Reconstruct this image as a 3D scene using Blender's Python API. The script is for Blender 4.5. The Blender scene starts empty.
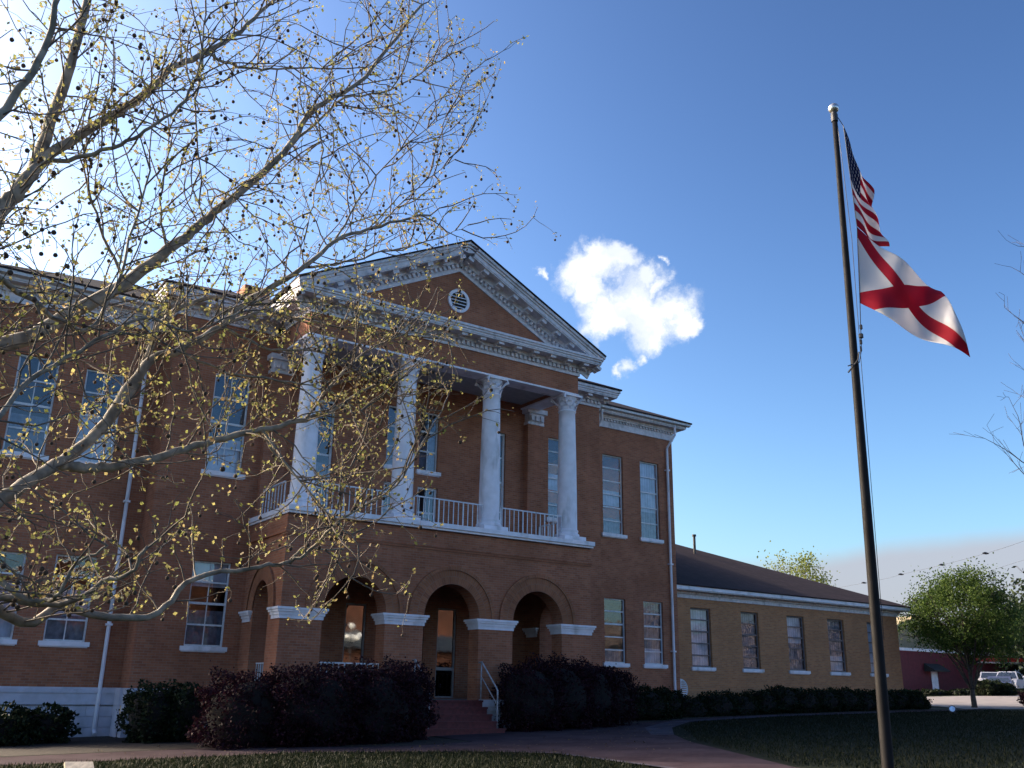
import bpy, math, random
import numpy as np
from mathutils import Vector, Matrix
random.seed(7); rng = np.random.default_rng(11)
PI = math.pi
sc = bpy.context.scene
col = sc.collection

# ------------------------------------------------------------------ camera, sky, sun, exposure
cd = bpy.data.cameras.new('camera'); cam = bpy.data.objects.new('camera', cd); col.objects.link(cam)
CR = Vector((0.82306046, -0.56770775, 0.01671498)); CU = Vector((-0.18756068, -0.24391014, 0.9514877)); CF = Vector((0.53608999, 0.78626697, 0.30723244))
m = Matrix.Identity(4)
for i in range(3):
    m[i][0] = CR[i]; m[i][1] = CU[i]; m[i][2] = -CF[i]
cam.matrix_world = m
cd.sensor_width = 36; cd.lens = 940/1024*36; cd.clip_start = 0.1; cd.clip_end = 3000
sc.camera = cam
SUN_AZ, SUN_EL = math.radians(-38), math.radians(28)      # azimuth from +Y towards +X
w = bpy.data.worlds.new('World'); sc.world = w; w.use_nodes = True
wt = w.node_tree; wn = wt.nodes; wl = wt.links
bg = wn['Background']; bg.inputs[1].default_value = 0.135
sky = wn.new('ShaderNodeTexSky'); sky.sky_type = 'NISHITA'; sky.sun_disc = False
sky.sun_elevation = SUN_EL; sky.sun_rotation = SUN_AZ
sky.air_density = 1.0; sky.dust_density = 2.4; sky.ozone_density = 1.6
sd = bpy.data.lights.new('sun', 'SUN'); so = bpy.data.objects.new('sun', sd); col.objects.link(so)
sd.energy = 3.6; sd.angle = math.radians(0.53); sd.color = (1.0, 0.9, 0.74)
sv = Vector((math.sin(SUN_AZ)*math.cos(SUN_EL), math.cos(SUN_AZ)*math.cos(SUN_EL), math.sin(SUN_EL)))
so.rotation_euler = sv.to_track_quat('Z', 'Y').to_euler(); so.location = sv*200
sc.view_settings.view_transform = 'Standard'; sc.view_settings.look = 'None'
sc.view_settings.exposure = 0.34; sc.view_settings.gamma = 1.0

def N(tree, typ, **k):
    n = tree.nodes.new(typ)
    for a, b in k.items():
        if a.startswith('i'): n.inputs[int(a[1:])].default_value = b
        else: setattr(n, a, b)
    return n
def mth(t, op, a, b=None, clamp=False):
    n = t.nodes.new('ShaderNodeMath'); n.operation = op; n.use_clamp = clamp
    for i, v in enumerate((a, b)):
        if v is None: continue
        if isinstance(v, (int, float)): n.inputs[i].default_value = v
        else: t.links.new(v, n.inputs[i])
    return n.outputs[0]
def vmt(t, op, a, b=None, s=None):
    n = t.nodes.new('ShaderNodeVectorMath'); n.operation = op
    for i, v in enumerate((a, b)):
        if v is None: continue
        if isinstance(v, (tuple, list)): n.inputs[i].default_value = v
        else: t.links.new(v, n.inputs[i])
    if s is not None: n.inputs['Scale'].default_value = s
    return n.outputs['Value'] if op in ('LENGTH', 'DOT_PRODUCT') else n.outputs[0]
def mrange(t, v, a, b, c=0, d=1, smooth=True):
    n = t.nodes.new('ShaderNodeMapRange'); n.interpolation_type = 'SMOOTHSTEP' if smooth else 'LINEAR'
    t.links.new(v, n.inputs[0])
    for i, x in enumerate((a, b, c, d)): n.inputs[i+1].default_value = x
    return n.outputs[0]
def mixc(t, f, a, b, blend='MIX'):
    n = t.nodes.new('ShaderNodeMix'); n.data_type = 'RGBA'; n.blend_type = blend
    if isinstance(f, (int, float)): n.inputs[0].default_value = f
    else: t.links.new(f, n.inputs[0])
    for i, v in ((6, a), (7, b)):
        if isinstance(v, (tuple, list)): n.inputs[i].default_value = (*v[:3], 1)
        else: t.links.new(v, n.inputs[i])
    return n.outputs[2]

# clouds live in the sky texture: a cumulus group and a low grey bank, both fixed in world directions
tc = wn.new('ShaderNodeTexCoord'); dirv = tc.outputs['Generated']
n1 = N(wt, 'ShaderNodeTexNoise', noise_dimensions='3D'); n1.inputs['Scale'].default_value = 26; n1.inputs['Detail'].default_value = 7; n1.inputs['Roughness'].default_value = .62
wl.new(dirv, n1.inputs['Vector'])
dv = vmt(wt, 'SUBTRACT', n1.outputs['Color'], (.5, .5, .5)); dv = vmt(wt, 'SCALE', dv, s=.055)
dd = vmt(wt, 'ADD', dirv, dv)
lobes = []
for px, py, r, k in ((580,272,20,2),(600,262,20,2),(620,258,14,2),(592,290,16,2),(612,312,24,2),(635,300,28,2),(650,320,26,2),(672,312,20,2),(684,322,13,2),(600,328,14,2),(655,335,14,2),(645,275,10,2),(660,283,9,2),(628,370,11,1),(640,358,8,1),(615,376,7,1),(538,275,7,1),(662,262,5,1)):
    v_ = (CF + CR*((px-512)/940) + CU*((384-py)/940)).normalized(); lobes.append((tuple(v_), r/1020, k))
dist = None
for c, r, k in lobes:
    d = vmt(wt, 'SUBTRACT', dd, c); l = mth(wt, 'DIVIDE', vmt(wt, 'LENGTH', d), r)
    if k == 1: l = mth(wt, 'ADD', l, .45)
    dist = l if dist is None else mth(wt, 'MINIMUM', dist, l)
n4 = N(wt, 'ShaderNodeTexNoise'); n4.inputs['Scale'].default_value = 34; n4.inputs['Detail'].default_value = 9; n4.inputs['Roughness'].default_value = .68; wl.new(dd, n4.inputs['Vector'])
dist = mth(wt, 'ADD', dist, mth(wt, 'MULTIPLY', mth(wt, 'SUBTRACT', n4.outputs[0], .5), 1.5))
cm = mrange(wt, dist, 1.75, .45)
n5 = N(wt, 'ShaderNodeTexNoise'); n5.inputs['Scale'].default_value = 22; n5.inputs['Detail'].default_value = 5; wl.new(dd, n5.inputs['Vector'])
cshade = mixc(wt, mrange(wt, n5.outputs[0], .38, .62), (5.4, 5.8, 6.5), (7.2, 7.3, 7.4))
sep = wn.new('ShaderNodeSeparateXYZ'); wl.new(dirv, sep.inputs[0])
n2 = N(wt, 'ShaderNodeTexNoise'); n2.inputs['Scale'].default_value = 9; n2.inputs['Detail'].default_value = 5; wl.new(dirv, n2.inputs['Vector'])
edge = mth(wt, 'ADD', mth(wt, 'MULTIPLY', mth(wt, 'SUBTRACT', sep.outputs[0], .775), .16), .133)
edge = mth(wt, 'ADD', edge, mth(wt, 'MULTIPLY', mth(wt, 'SUBTRACT', n2.outputs[0], .5), .022))
bank = mth(wt, 'SUBTRACT', edge, sep.outputs[2])
bm_ = mrange(wt, bank, -.007, .018)
azm = mrange(wt, sep.outputs[0], .60, .80)
bm_ = mth(wt, 'MULTIPLY', bm_, azm)
bm_ = mth(wt, 'MULTIPLY', bm_, .88)
gm = N(wt, 'ShaderNodeGamma', i1=1.75); wl.new(sky.outputs[0], gm.inputs[0])
skyc = mixc(wt, 1.0, gm.outputs[0], (.60, .62, .60), 'MULTIPLY')
c1 = mixc(wt, bm_, skyc, (3.2, 3.3, 3.8))
c2 = mixc(wt, cm, c1, cshade)
wl.new(c2, bg.inputs[0])

# ------------------------------------------------------------------ helpers
def ray(px, py):
    v = CF + CR*((px-512)/940) + CU*((384-py)/940)
    return v
def at(px, py, d):                      # the point seen there, d metres away measured along the ground
    v = ray(px, py); return v*(d/math.hypot(v.x, v.y))
def gz(x, y=0):                         # the ground rises gently towards +X
    x = min(max(x, -15), 150); return -1.6 + .022*x

class MB:
    def __init__(s): s.v = []; s.f = []; s.uv = []
    def add(s, vs, fs, uvs=None):
        b = len(s.v); s.v += [tuple(p) for p in vs]; s.f += [tuple(b+i for i in f) for f in fs]
        if uvs is not None: s.uv += uvs
        return s
    def box(s, x0, x1, y0, y1, z0, z1):
        s.add([(x0,y0,z0),(x1,y0,z0),(x1,y1,z0),(x0,y1,z0),(x0,y0,z1),(x1,y0,z1),(x1,y1,z1),(x0,y1,z1)],
              [(0,3,2,1),(4,5,6,7),(0,1,5,4),(1,2,6,5),(2,3,7,6),(3,0,4,7)]); return s
    def fbox(s, o, a, b, c):            # box at corner o with edge vectors a, b, c
        o, a, b, c = map(Vector, (o, a, b, c))
        p = [o, o+a, o+a+b, o+b, o+c, o+a+c, o+a+b+c, o+b+c]
        f = [(0,3,2,1),(4,5,6,7),(0,1,5,4),(1,2,6,5),(2,3,7,6),(3,0,4,7)]
        if a.cross(b).dot(c) < 0: f = [tuple(reversed(q)) for q in f]
        s.add(p, f); return s
    def quad(s, a, b, c, d): s.add([a,b,c,d], [(0,1,2,3)]); return s
    def tube(s, pts, rad, n=8, cap=True):
        pts = [Vector(p) for p in pts]
        if isinstance(rad, (int, float)): rad = [rad]*len(pts)
        t0 = (pts[1]-pts[0]).normalized(); up = Vector((0,0,1)) if abs(t0.z) < .9 else Vector((1,0,0))
        u = t0.cross(up).normalized(); vs = []
        for i, p in enumerate(pts):
            t = (pts[min(i+1, len(pts)-1)]-pts[max(i-1, 0)])
            t = t.normalized() if t.length > 1e-9 else t0
            u = (u - t*u.dot(t)); u = u.normalized() if u.length > 1e-6 else t.orthogonal().normalized()
            w_ = t.cross(u)
            for k in range(n):
                a = 2*PI*k/n; vs.append(p + (u*math.cos(a)+w_*math.sin(a))*rad[i])
        fs = []
        for i in range(len(pts)-1):
            for k in range(n):
                fs.append((i*n+k, i*n+(k+1)%n, (i+1)*n+(k+1)%n, (i+1)*n+k))
        if cap: fs += [tuple(reversed(range(n))), tuple((len(pts)-1)*n+k for k in range(n))]
        s.add(vs, fs); return s
    def lathe(s, c, prof, n=24, axis='Z'):
        vs = []; fs = []
        for r, h in prof:
            for k in range(n):
                a = 2*PI*k/n
                q = (r*math.cos(a), r*math.sin(a), h) if axis == 'Z' else ((r*math.cos(a), h, r*math.sin(a)) if axis == 'Y' else (h, r*math.cos(a), r*math.sin(a)))
                vs.append((c[0]+q[0], c[1]+q[1], c[2]+q[2]))
        for i in range(len(prof)-1):
            for k in range(n): fs.append((i*n+k, i*n+(k+1)%n, (i+1)*n+(k+1)%n, (i+1)*n+k))
        fs += [tuple(reversed(range(n))), tuple((len(prof)-1)*n+k for k in range(n))]
        s.add(vs, fs); return s
    def prism(s, poly, axis, a, b):     # 2-D polygon extruded between a and b along an axis
        def P(p, h): return {'X': (h, p[0], p[1]), 'Y': (p[0], h, p[1]), 'Z': (p[0], p[1], h)}[axis]
        n = len(poly); s.add([P(p, a) for p in poly]+[P(p, b) for p in poly],
            [tuple(range(n)), tuple(reversed(range(n, 2*n)))]+[(i, n+i, n+(i+1)%n, (i+1)%n) for i in range(n)]); return s
    def build(s, name, mat, parent=None, smooth=False, fix=True):
        org = root_loc(parent)
        me = bpy.data.meshes.new(name)
        me.from_pydata([(x-org[0], y-org[1], z-org[2]) for x, y, z in s.v], [], s.f)
        if s.uv:
            uvl = me.uv_layers.new(name='uv'); flat = [c for p in s.uv for c in p]; uvl.data.foreach_set('uv', flat)
        if fix and not s.uv:
            import bmesh
            b = bmesh.new(); b.from_mesh(me); bmesh.ops.recalc_face_normals(b, faces=b.faces); b.to_mesh(me); b.free()
        if smooth: me.polygons.foreach_set('use_smooth', [True]*len(me.polygons))
        me.materials.append(mat); me.update()
        o = bpy.data.objects.new(name, me); col.objects.link(o)
        if parent is not None: o.parent = parent
        return o
def split_build(name, mb, mt, parent, key, **k):
    grp = {}
    for fi, f in enumerate(mb.f):
        c = [sum(mb.v[i][a] for i in f)/len(f) for a in range(3)]; grp.setdefault(key(*c), []).append(fi)
    off = [0]
    for f in mb.f: off.append(off[-1]+len(f))
    for g in grp.values():
        n = MB(); m_ = {}
        for fi in g:
            f = mb.f[fi]; q = []
            for i in f:
                if i not in m_: m_[i] = len(n.v); n.v.append(mb.v[i])
                q.append(m_[i])
            n.f.append(tuple(q))
            if mb.uv: n.uv += mb.uv[off[fi]:off[fi+1]]
        n.build(name, mt, parent, **k)
def root_loc(p):
    if p is None: return Vector((0,0,0))
    x = Vector((0,0,0))
    while p is not None: x = x + p.location; p = p.parent
    return x
def tag(o, label=None, cat=None, group=None, kind=None):
    if label: o['label'] = label
    if cat: o['category'] = cat
    if group: o['group'] = group
    if kind: o['kind'] = kind
    return o
def thing(name, label, cat, loc, group=None):
    o = bpy.data.objects.new(name, None); col.objects.link(o); o.location = loc; o.empty_display_size = .2
    return tag(o, label, cat, group)
def copy_tree(o, parent=None):
    c = o.copy(); col.objects.link(c); c.parent = parent
    for ch in list(o.children): copy_tree(ch, c)
    return c
def cards(C, D, Nn, L, W):              # leaf-shaped quads: centres, axes, side axes, lengths, widths -> MB arrays
    a = C - D*L[:, None]*.5; b = C + Nn*W[:, None]*.5 ; c = C + D*L[:, None]*.5; d = C - Nn*W[:, None]*.5
    v = np.stack([a, b, c, d], 1).reshape(-1, 3)
    return v
def leaf_object(name, v, mat, parent):
    org = root_loc(parent); n = len(v)//4
    me = bpy.data.meshes.new(name)
    me.vertices.add(len(v)); me.vertices.foreach_set('co', (v - np.array(org)).astype(np.float32).ravel())
    me.loops.add(len(v)); me.loops.foreach_set('vertex_index', np.arange(len(v), dtype=np.int32))
    me.polygons.add(n); me.polygons.foreach_set('loop_start', np.arange(0, 4*n, 4, dtype=np.int32)); me.polygons.foreach_set('loop_total', np.full(n, 4, dtype=np.int32))
    me.update(calc_edges=True); me.validate(); me.materials.append(mat)
    o = bpy.data.objects.new(name, me); col.objects.link(o); o.parent = parent
    return o
def rnd_units(n):
    v = rng.normal(size=(n, 3)); return v/np.linalg.norm(v, axis=1)[:, None]
def perp(D):
    r = rnd_units(len(D)); p = np.cross(D, r); return p/(np.linalg.norm(p, axis=1)[:, None]+1e-9)

# ------------------------------------------------------------------ materials
def mat(name):
    m_ = bpy.data.materials.new(name); m_.use_nodes = True; return m_, m_.node_tree, m_.node_tree.nodes['Principled BSDF']
def plain(name, c, rough=.6, metal=0, var=.15, scale=6, bump=0, spec=.4, dirt=None):
    m_, t, p = mat(name); tc = t.nodes.new('ShaderNodeTexCoord')
    n = N(t, 'ShaderNodeTexNoise'); n.inputs['Scale'].default_value = scale; n.inputs['Detail'].default_value = 6; t.links.new(tc.outputs['Object'], n.inputs[0])
    a = tuple(x*(1-var) for x in c); b = tuple(min(1, x*(1+var)) for x in c)
    o = mixc(t, mrange(t, n.outputs[0], .3, .7), a, b)
    if dirt:
        n3 = N(t, 'ShaderNodeTexNoise'); n3.inputs['Scale'].default_value = dirt[1]; n3.inputs['Detail'].default_value = 8
        mp = N(t, 'ShaderNodeMapping'); mp.inputs['Scale'].default_value = (1, 1, dirt[2]); t.links.new(tc.outputs['Object'], mp.inputs[0]); t.links.new(mp.outputs[0], n3.inputs[0])
        o = mixc(t, mrange(t, n3.outputs[0], .52, .75, 0, dirt[3]), o, dirt[0])
    t.links.new(o, p.inputs['Base Color']); p.inputs['Roughness'].default_value = rough; p.inputs['Metallic'].default_value = metal
    p.inputs['Specular IOR Level'].default_value = spec
    if bump:
        bn = N(t, 'ShaderNodeBump'); bn.inputs['Strength'].default_value = bump; bn.inputs['Distance'].default_value = .02
        t.links.new(n.outputs[0], bn.inputs['Height']); t.links.new(bn.outputs[0], p.inputs['Normal'])
    return m_
def brick(name, c1, c2, mortar, uv=False, size=(.215, .072), stain=.5):
    m_, t, p = mat(name); tc = t.nodes.new('ShaderNodeTexCoord')
    if uv: vec = tc.outputs['UV']
    else:
        s = t.nodes.new('ShaderNodeSeparateXYZ'); t.links.new(tc.outputs['Object'], s.inputs[0])
        cb = t.nodes.new('ShaderNodeCombineXYZ'); t.links.new(mth(t, 'ADD', s.outputs[0], s.outputs[1]), cb.inputs[0]); t.links.new(s.outputs[2], cb.inputs[1]); vec = cb.outputs[0]
    b = N(t, 'ShaderNodeTexBrick'); t.links.new(vec, b.inputs['Vector']); b.inputs['Scale'].default_value = 1
    b.inputs['Brick Width'].default_value = size[0]; b.inputs['Row Height'].default_value = size[1]; b.inputs['Mortar Size'].default_value = .006; b.inputs['Mortar Smooth'].default_value = .2; b.inputs['Bias'].default_value = -.1
    b.inputs['Color1'].default_value = (*c1, 1); b.inputs['Color2'].default_value = (*c2, 1); b.inputs['Mortar'].default_value = (*mortar, 1)
    n = N(t, 'ShaderNodeTexNoise'); n.inputs['Scale'].default_value = .8; n.inputs['Detail'].default_value = 8; n.inputs['Roughness'].default_value = .65; t.links.new(tc.outputs['Object'], n.inputs[0])
    o = mixc(t, mrange(t, n.outputs[0], .35, .7, 0, stain), b.outputs[0], tuple(x*.45 for x in c1))
    mp = N(t, 'ShaderNodeMapping'); mp.inputs['Scale'].default_value = (2.2, 2.2, .25); t.links.new(tc.outputs['Object'], mp.inputs[0])
    n2 = N(t, 'ShaderNodeTexNoise'); n2.inputs['Scale'].default_value = 1.2; n2.inputs['Detail'].default_value = 5; t.links.new(mp.outputs[0], n2.inputs[0])
    o = mixc(t, mrange(t, n2.outputs[0], .5, .75, 0, stain*.8), o, tuple(min(1, x*1.5+.02) for x in c2))
    t.links.new(o, p.inputs['Base Color']); p.inputs['Roughness'].default_value = .88; p.inputs['Specular IOR Level'].default_value = .2
    bn = N(t, 'ShaderNodeBump'); bn.inputs['Strength'].default_value = .5; bn.inputs['Distance'].default_value = .006; bn.invert = True
    t.links.new(b.outputs['Fac'], bn.inputs['Height']); t.links.new(bn.outputs[0], p.inputs['Normal'])
    return m_
def leafmat(name, ramp, trans=.35, rough=.55):
    m_, t, p = mat(name); g = N(t, 'ShaderNodeNewGeometry'); r = N(t, 'ShaderNodeValToRGB')
    e = r.color_ramp.elements
    while len(e) < len(ramp): e.new(.5)
    for i, (pos, c) in enumerate(ramp): e[i].position = pos; e[i].color = (*c, 1)
    t.links.new(g.outputs['Random Per Island'], r.inputs[0])
    p.inputs['Roughness'].default_value = rough; p.inputs['Specular IOR Level'].default_value = .12
    t.links.new(r.outputs[0], p.inputs['Base Color'])
    tr = N(t, 'ShaderNodeBsdfTranslucent'); t.links.new(r.outputs[0], tr.inputs[0])
    mx = N(t, 'ShaderNodeMixShader'); mx.inputs[0].default_value = trans
    t.links.new(p.outputs[0], mx.inputs[1]); t.links.new(tr.outputs[0], mx.inputs[2]); t.links.new(mx.outputs[0], t.nodes['Material Output'].inputs[0])
    return m_
def glassmat(name, tint=(.55,.6,.66), refl=.3, wob=.005):
    m_, t, p = mat(name); t.nodes.remove(p)
    tr = N(t, 'ShaderNodeBsdfTransparent'); tr.inputs[0].default_value = (*tint, 1)
    gl = N(t, 'ShaderNodeBsdfGlossy'); gl.inputs['Roughness'].default_value = .03; gl.inputs[0].default_value = (.92, .95, 1, 1)
    tc = t.nodes.new('ShaderNodeTexCoord'); n = N(t, 'ShaderNodeTexNoise'); n.inputs['Scale'].default_value = 3.0; n.inputs['Detail'].default_value = 2; t.links.new(tc.outputs['Object'], n.inputs[0])
    bn = N(t, 'ShaderNodeBump'); bn.inputs['Strength'].default_value = .6; bn.inputs['Distance'].default_value = wob; t.links.new(n.outputs[0], bn.inputs['Height']); t.links.new(bn.outputs[0], gl.inputs['Normal'])
    lw = N(t, 'ShaderNodeLayerWeight'); lw.inputs[0].default_value = refl
    f = mth(t, 'ADD', mth(t, 'MULTIPLY', lw.outputs['Fresnel'], .7), refl*.7, True)
    mx = N(t, 'ShaderNodeMixShader'); t.links.new(f, mx.inputs[0]); t.links.new(tr.outputs[0], mx.inputs[1]); t.links.new(gl.outputs[0], mx.inputs[2])
    t.links.new(mx.outputs[0], t.nodes['Material Output'].inputs[0]); return m_

M = {}
M['brick'] = brick('brick_old_red', (.43,.160,.085), (.29,.102,.057), (.33,.23,.17))
M['brick_ring'] = brick('brick_arch', (.38,.148,.072), (.26,.094,.05), (.27,.18,.135), uv=True, size=(.075, .23))
M['brick_wing'] = brick('brick_tan', (.50,.225,.10), (.37,.16,.076), (.37,.26,.19), stain=.22)
M['brick_dark'] = brick('brick_hood', (.22,.085,.05), (.16,.06,.035), (.16,.12,.1))
M['white'] = plain('white_paint', (.80,.75,.80), .5, var=.08, scale=3, bump=.2, dirt=((.36,.34,.34), 2.5, .35, .65))
M['white_dim'] = plain('weathered_white_trim', (.68,.63,.66), .6, var=.12, scale=8, bump=.2, dirt=((.25,.24,.25), 3.5, .6, .65))
M['stone'] = plain('painted_basement_stone', (.56,.53,.60), .75, var=.12, scale=2.5, bump=.5, dirt=((.3,.3,.33), 1.6, .7, .7))
M['metalwhite'] = plain('white_metal', (.66,.66,.7), .45, var=.1, scale=20, dirt=((.32,.3,.28), 8, .4, .6))
M['shingle'] = plain('dark_shingles', (.055,.04,.045), .9, var=.35, scale=14, bump=.6)
M['shingle_wing'] = None
M['step'] = plain('painted_red_steps', (.11,.018,.019), .6, var=.25, scale=9, bump=.2)
M['deck'] = plain('porch_deck', (.22,.2,.19), .8, var=.2)
M['ceil'] = plain('ceiling_boards', (.38,.37,.38), .7, var=.1)
M['dark'] = plain('dark_metal', (.035,.032,.035), .45, var=.2, scale=12)
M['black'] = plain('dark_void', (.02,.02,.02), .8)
M['glass'] = glassmat('window_glass', (.66,.68,.74), refl=.10)
M['blind'] = plain('pale_window_blind', (.66,.67,.70), .85, var=.22, scale=2.5)
M['curtain'] = plain('grey_curtain', (.2,.21,.24), .9, var=.35, scale=5)
M['frame_dark'] = plain('brown_window_frame', (.16,.13,.13), .6, var=.2)
M['door'] = plain('dark_wooden_door', (.10,.05,.035), .45, var=.3)
M['bark'] = plain('sycamore_bark', (.25,.215,.17), .8, var=.42, scale=9, bump=.5, dirt=((.12,.1,.075), 6, .5, .8))
M['bark2'] = plain('grey_brown_bark', (.07,.052,.042), .9, var=.35, scale=14, bump=.6)
M['twig'] = plain('twig_bark', (.13,.105,.085), .85, var=.3, scale=12)
M['leaf'] = leafmat('new_sycamore_leaves', [(0,(.15,.17,.05)), (.35,(.24,.24,.08)), (.7,(.35,.31,.12)), (1,(.28,.19,.10))], .5)
M['ball'] = plain('seed_ball', (.075,.05,.035), .95, var=.4, scale=60)
M['purple'] = leafmat('purple_hedge_leaves', [(0,(.012,.004,.009)), (.5,(.024,.007,.013)), (.85,(.042,.011,.018)), (1,(.02,.014,.008))], .2)
M['shrub'] = leafmat('dark_shrub_leaves', [(0,(.007,.011,.006)), (.6,(.013,.021,.008)), (1,(.026,.034,.013))], .2)
M['pear'] = leafmat('pear_tree_leaves', [(0,(.03,.055,.013)), (.5,(.055,.09,.02)), (.9,(.10,.145,.03)), (1,(.16,.2,.06))], .4)
M['ygreen'] = leafmat('yellow_green_leaves', [(0,(.10,.13,.035)), (1,(.21,.24,.07))], .45)
M['evergreen'] = leafmat('evergreen_needles', [(0,(.012,.02,.012)), (1,(.035,.05,.022))], .15)
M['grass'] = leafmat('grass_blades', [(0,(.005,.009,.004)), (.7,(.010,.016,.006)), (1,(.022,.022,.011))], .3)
M['core'] = plain('shrub_shade_core', (.012,.009,.009), .95)  # near-black colour stands for the shade deep among the leaves

# ------------------------------------------------------------------ ground, paths, parking
def sheet(name, pts, dz, mt, kind='structure', sub=1.0, label=None):
    """polygon draped on the sloping ground, dz above it"""
    b = MB(); b.add([(x, y, gz(x)+dz) for x, y in pts], [tuple(range(len(pts)))])
    return tag(b.build(name, mt, None), label, None, None, kind)
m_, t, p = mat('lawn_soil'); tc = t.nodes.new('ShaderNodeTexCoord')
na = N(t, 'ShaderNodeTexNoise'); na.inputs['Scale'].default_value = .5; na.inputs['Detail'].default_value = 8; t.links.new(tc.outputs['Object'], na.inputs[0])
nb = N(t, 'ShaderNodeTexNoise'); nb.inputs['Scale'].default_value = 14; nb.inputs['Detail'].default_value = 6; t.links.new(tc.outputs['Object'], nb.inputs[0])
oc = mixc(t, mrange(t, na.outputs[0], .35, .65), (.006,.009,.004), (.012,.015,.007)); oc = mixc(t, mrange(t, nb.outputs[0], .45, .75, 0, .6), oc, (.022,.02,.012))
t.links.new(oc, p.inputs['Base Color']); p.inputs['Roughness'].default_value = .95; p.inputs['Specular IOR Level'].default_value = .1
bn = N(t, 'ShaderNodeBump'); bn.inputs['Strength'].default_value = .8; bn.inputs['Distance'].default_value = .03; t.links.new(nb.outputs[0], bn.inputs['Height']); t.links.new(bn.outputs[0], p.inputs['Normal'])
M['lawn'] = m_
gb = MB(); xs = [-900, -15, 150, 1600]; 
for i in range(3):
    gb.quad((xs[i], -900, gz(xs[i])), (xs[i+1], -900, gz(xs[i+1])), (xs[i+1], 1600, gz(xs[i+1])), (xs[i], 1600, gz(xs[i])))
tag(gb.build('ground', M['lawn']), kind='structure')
M['path'] = brick('path_pavers', (.15,.095,.10), (.12,.075,.08), (.10,.08,.08), uv=False, size=(.2, .1), stain=.4)
m_, t, p = mat('brick_pavers'); tc = t.nodes.new('ShaderNodeTexCoord')
b = N(t, 'ShaderNodeTexBrick'); t.links.new(tc.outputs['Object'], b.inputs[0]); b.inputs['Scale'].default_value = 1; b.inputs['Brick Width'].default_value = .21; b.inputs['Row Height'].default_value = .105; b.inputs['Mortar Size'].default_value = .006
b.inputs['Color1'].default_value = (.062,.040,.046,1); b.inputs['Color2'].default_value = (.044,.029,.034,1); b.inputs['Mortar'].default_value = (.03,.025,.03,1)
n = N(t, 'ShaderNodeTexNoise'); n.inputs['Scale'].default_value = 1.2; n.inputs['Detail'].default_value = 8; t.links.new(tc.outputs['Object'], n.inputs[0])
t.links.new(mixc(t, mrange(t, n.outputs[0], .35, .7, 0, .6), b.outputs[0], (.085,.062,.07)), p.inputs['Base Color']); p.inputs['Roughness'].default_value = .95; p.inputs['Specular IOR Level'].default_value = .05
M['pavers'] = m_
M['concrete'] = plain('grey_concrete', (.075,.066,.082), .95, var=.3, scale=1.5, bump=.2, spec=.05)
M['asphalt'] = plain('grey_asphalt', (.20,.175,.17), .9, var=.15, scale=1.2, bump=.2)  # even grey base colour for lot and road
M['mulch'] = plain('mulch_bed', (.022,.014,.011), .95, var=.5, scale=12, bump=.8)
sheet('mulch_bed', [(-6,23.2),(7,23.0),(11.4,20.9),(13.4,21.2),(13.6,24.4),(16.7,24.3),(23.4,25.9),(29,27.6),(44.5,27.2),(44.5,29.2),(-6,29.2)], .004, M['mulch'])
sheet('path', [(-8,19.7),(0,20.9),(8.55,20.36),(11.83,18.34),(12.91,16.9),(12.55,13.34),(11.6,6),(14.6,5.0),(14.45,11.99),(17.76,17.95),(19.42,20.24),(21.86,22.86),(25.08,25.32),(30.89,26.4),(39.03,26.0),(46,25.6),(46,26.6),(39,27.1),(33.4,27.5),(28.97,27.5),(23.3,25.8),(16.6,24.2),(13.7,23.5),(13.4,21.1),(11.3,20.75),(7.2,22.8),(-8,22.9)], .010, M['pavers'])
tag(MB().add([(x,y,gz(x)+.03) for x,y in [(11.72,18.42),(12.72,16.95),(12.38,13.3),(11.4,6),(11.55,6),(12.55,13.34),(12.91,16.9),(11.83,18.34)]], [(0,1,6,7),(1,2,5,6),(2,3,4,5)]).build('path_edging', M['concrete']), kind='structure')
tag(MB().add([(x,y,gz(x)+.014) for x,y in [(19.42,20.24),(21.86,22.86),(25.08,25.32),(30.89,26.4),(39.03,26.0),(39.0,26.6),(30.8,27.2),(24.7,26.0),(21.2,23.4),(18.9,20.6)]], [(0,1,8,9),(1,2,7,8),(2,3,6,7),(3,4,5,6)]).build('sidewalk', M['concrete']), kind='structure')
sheet('parking_lot', [(47.2,29.6),(44.2,26.2),(49.0,24.0),(62,24.0),(95,33),(95,42),(64,42.5),(62.6,44.8),(55,45)], .008, M['asphalt'])
sheet('road', [(60,46),(95,42.01),(140,48),(140,75),(60,75)], .006, M['asphalt'])

# grass blades where the lawn is near enough to show them
def scatter_grass(poly, n):
    P_ = np.array(poly); lo = P_.min(0); hi = P_.max(0); out = []
    while len(out) < n:
        q = rng.uniform(lo, hi, (n, 2)); ins = np.zeros(n, bool); j = len(P_)-1
        for i in range(len(P_)):
            xi, yi = P_[i]; xj, yj = P_[j]
            ins ^= ((yi > q[:,1]) != (yj > q[:,1])) & (q[:,0] < (xj-xi)*(q[:,1]-yi)/(yj-yi+1e-12)+xi); j = i
        out += list(q[ins])
    return np.array(out[:n])
def grass(polys):
    q = np.concatenate([scatter_grass(p_, n_) for p_, n_ in polys]); n = len(q)
    z = -1.6+.022*q[:,0]; h = rng.uniform(.04, .11, n); a = rng.uniform(0, 2*PI, n)
    D = np.stack([rng.normal(0,.35,n), rng.normal(0,.35,n), np.ones(n)], 1); D /= np.linalg.norm(D, axis=1)[:,None]
    S = np.stack([np.cos(a), np.sin(a), np.zeros(n)], 1)
    C = np.stack([q[:,0], q[:,1], z], 1) + D*h[:,None]*.5
    o = leaf_object('grass', cards(C, D, S, h, np.full(n, .016)), M['grass'], None); tag(o, 'short dark green lawn grass growing on both sides of the path', None, None, 'stuff')
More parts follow.
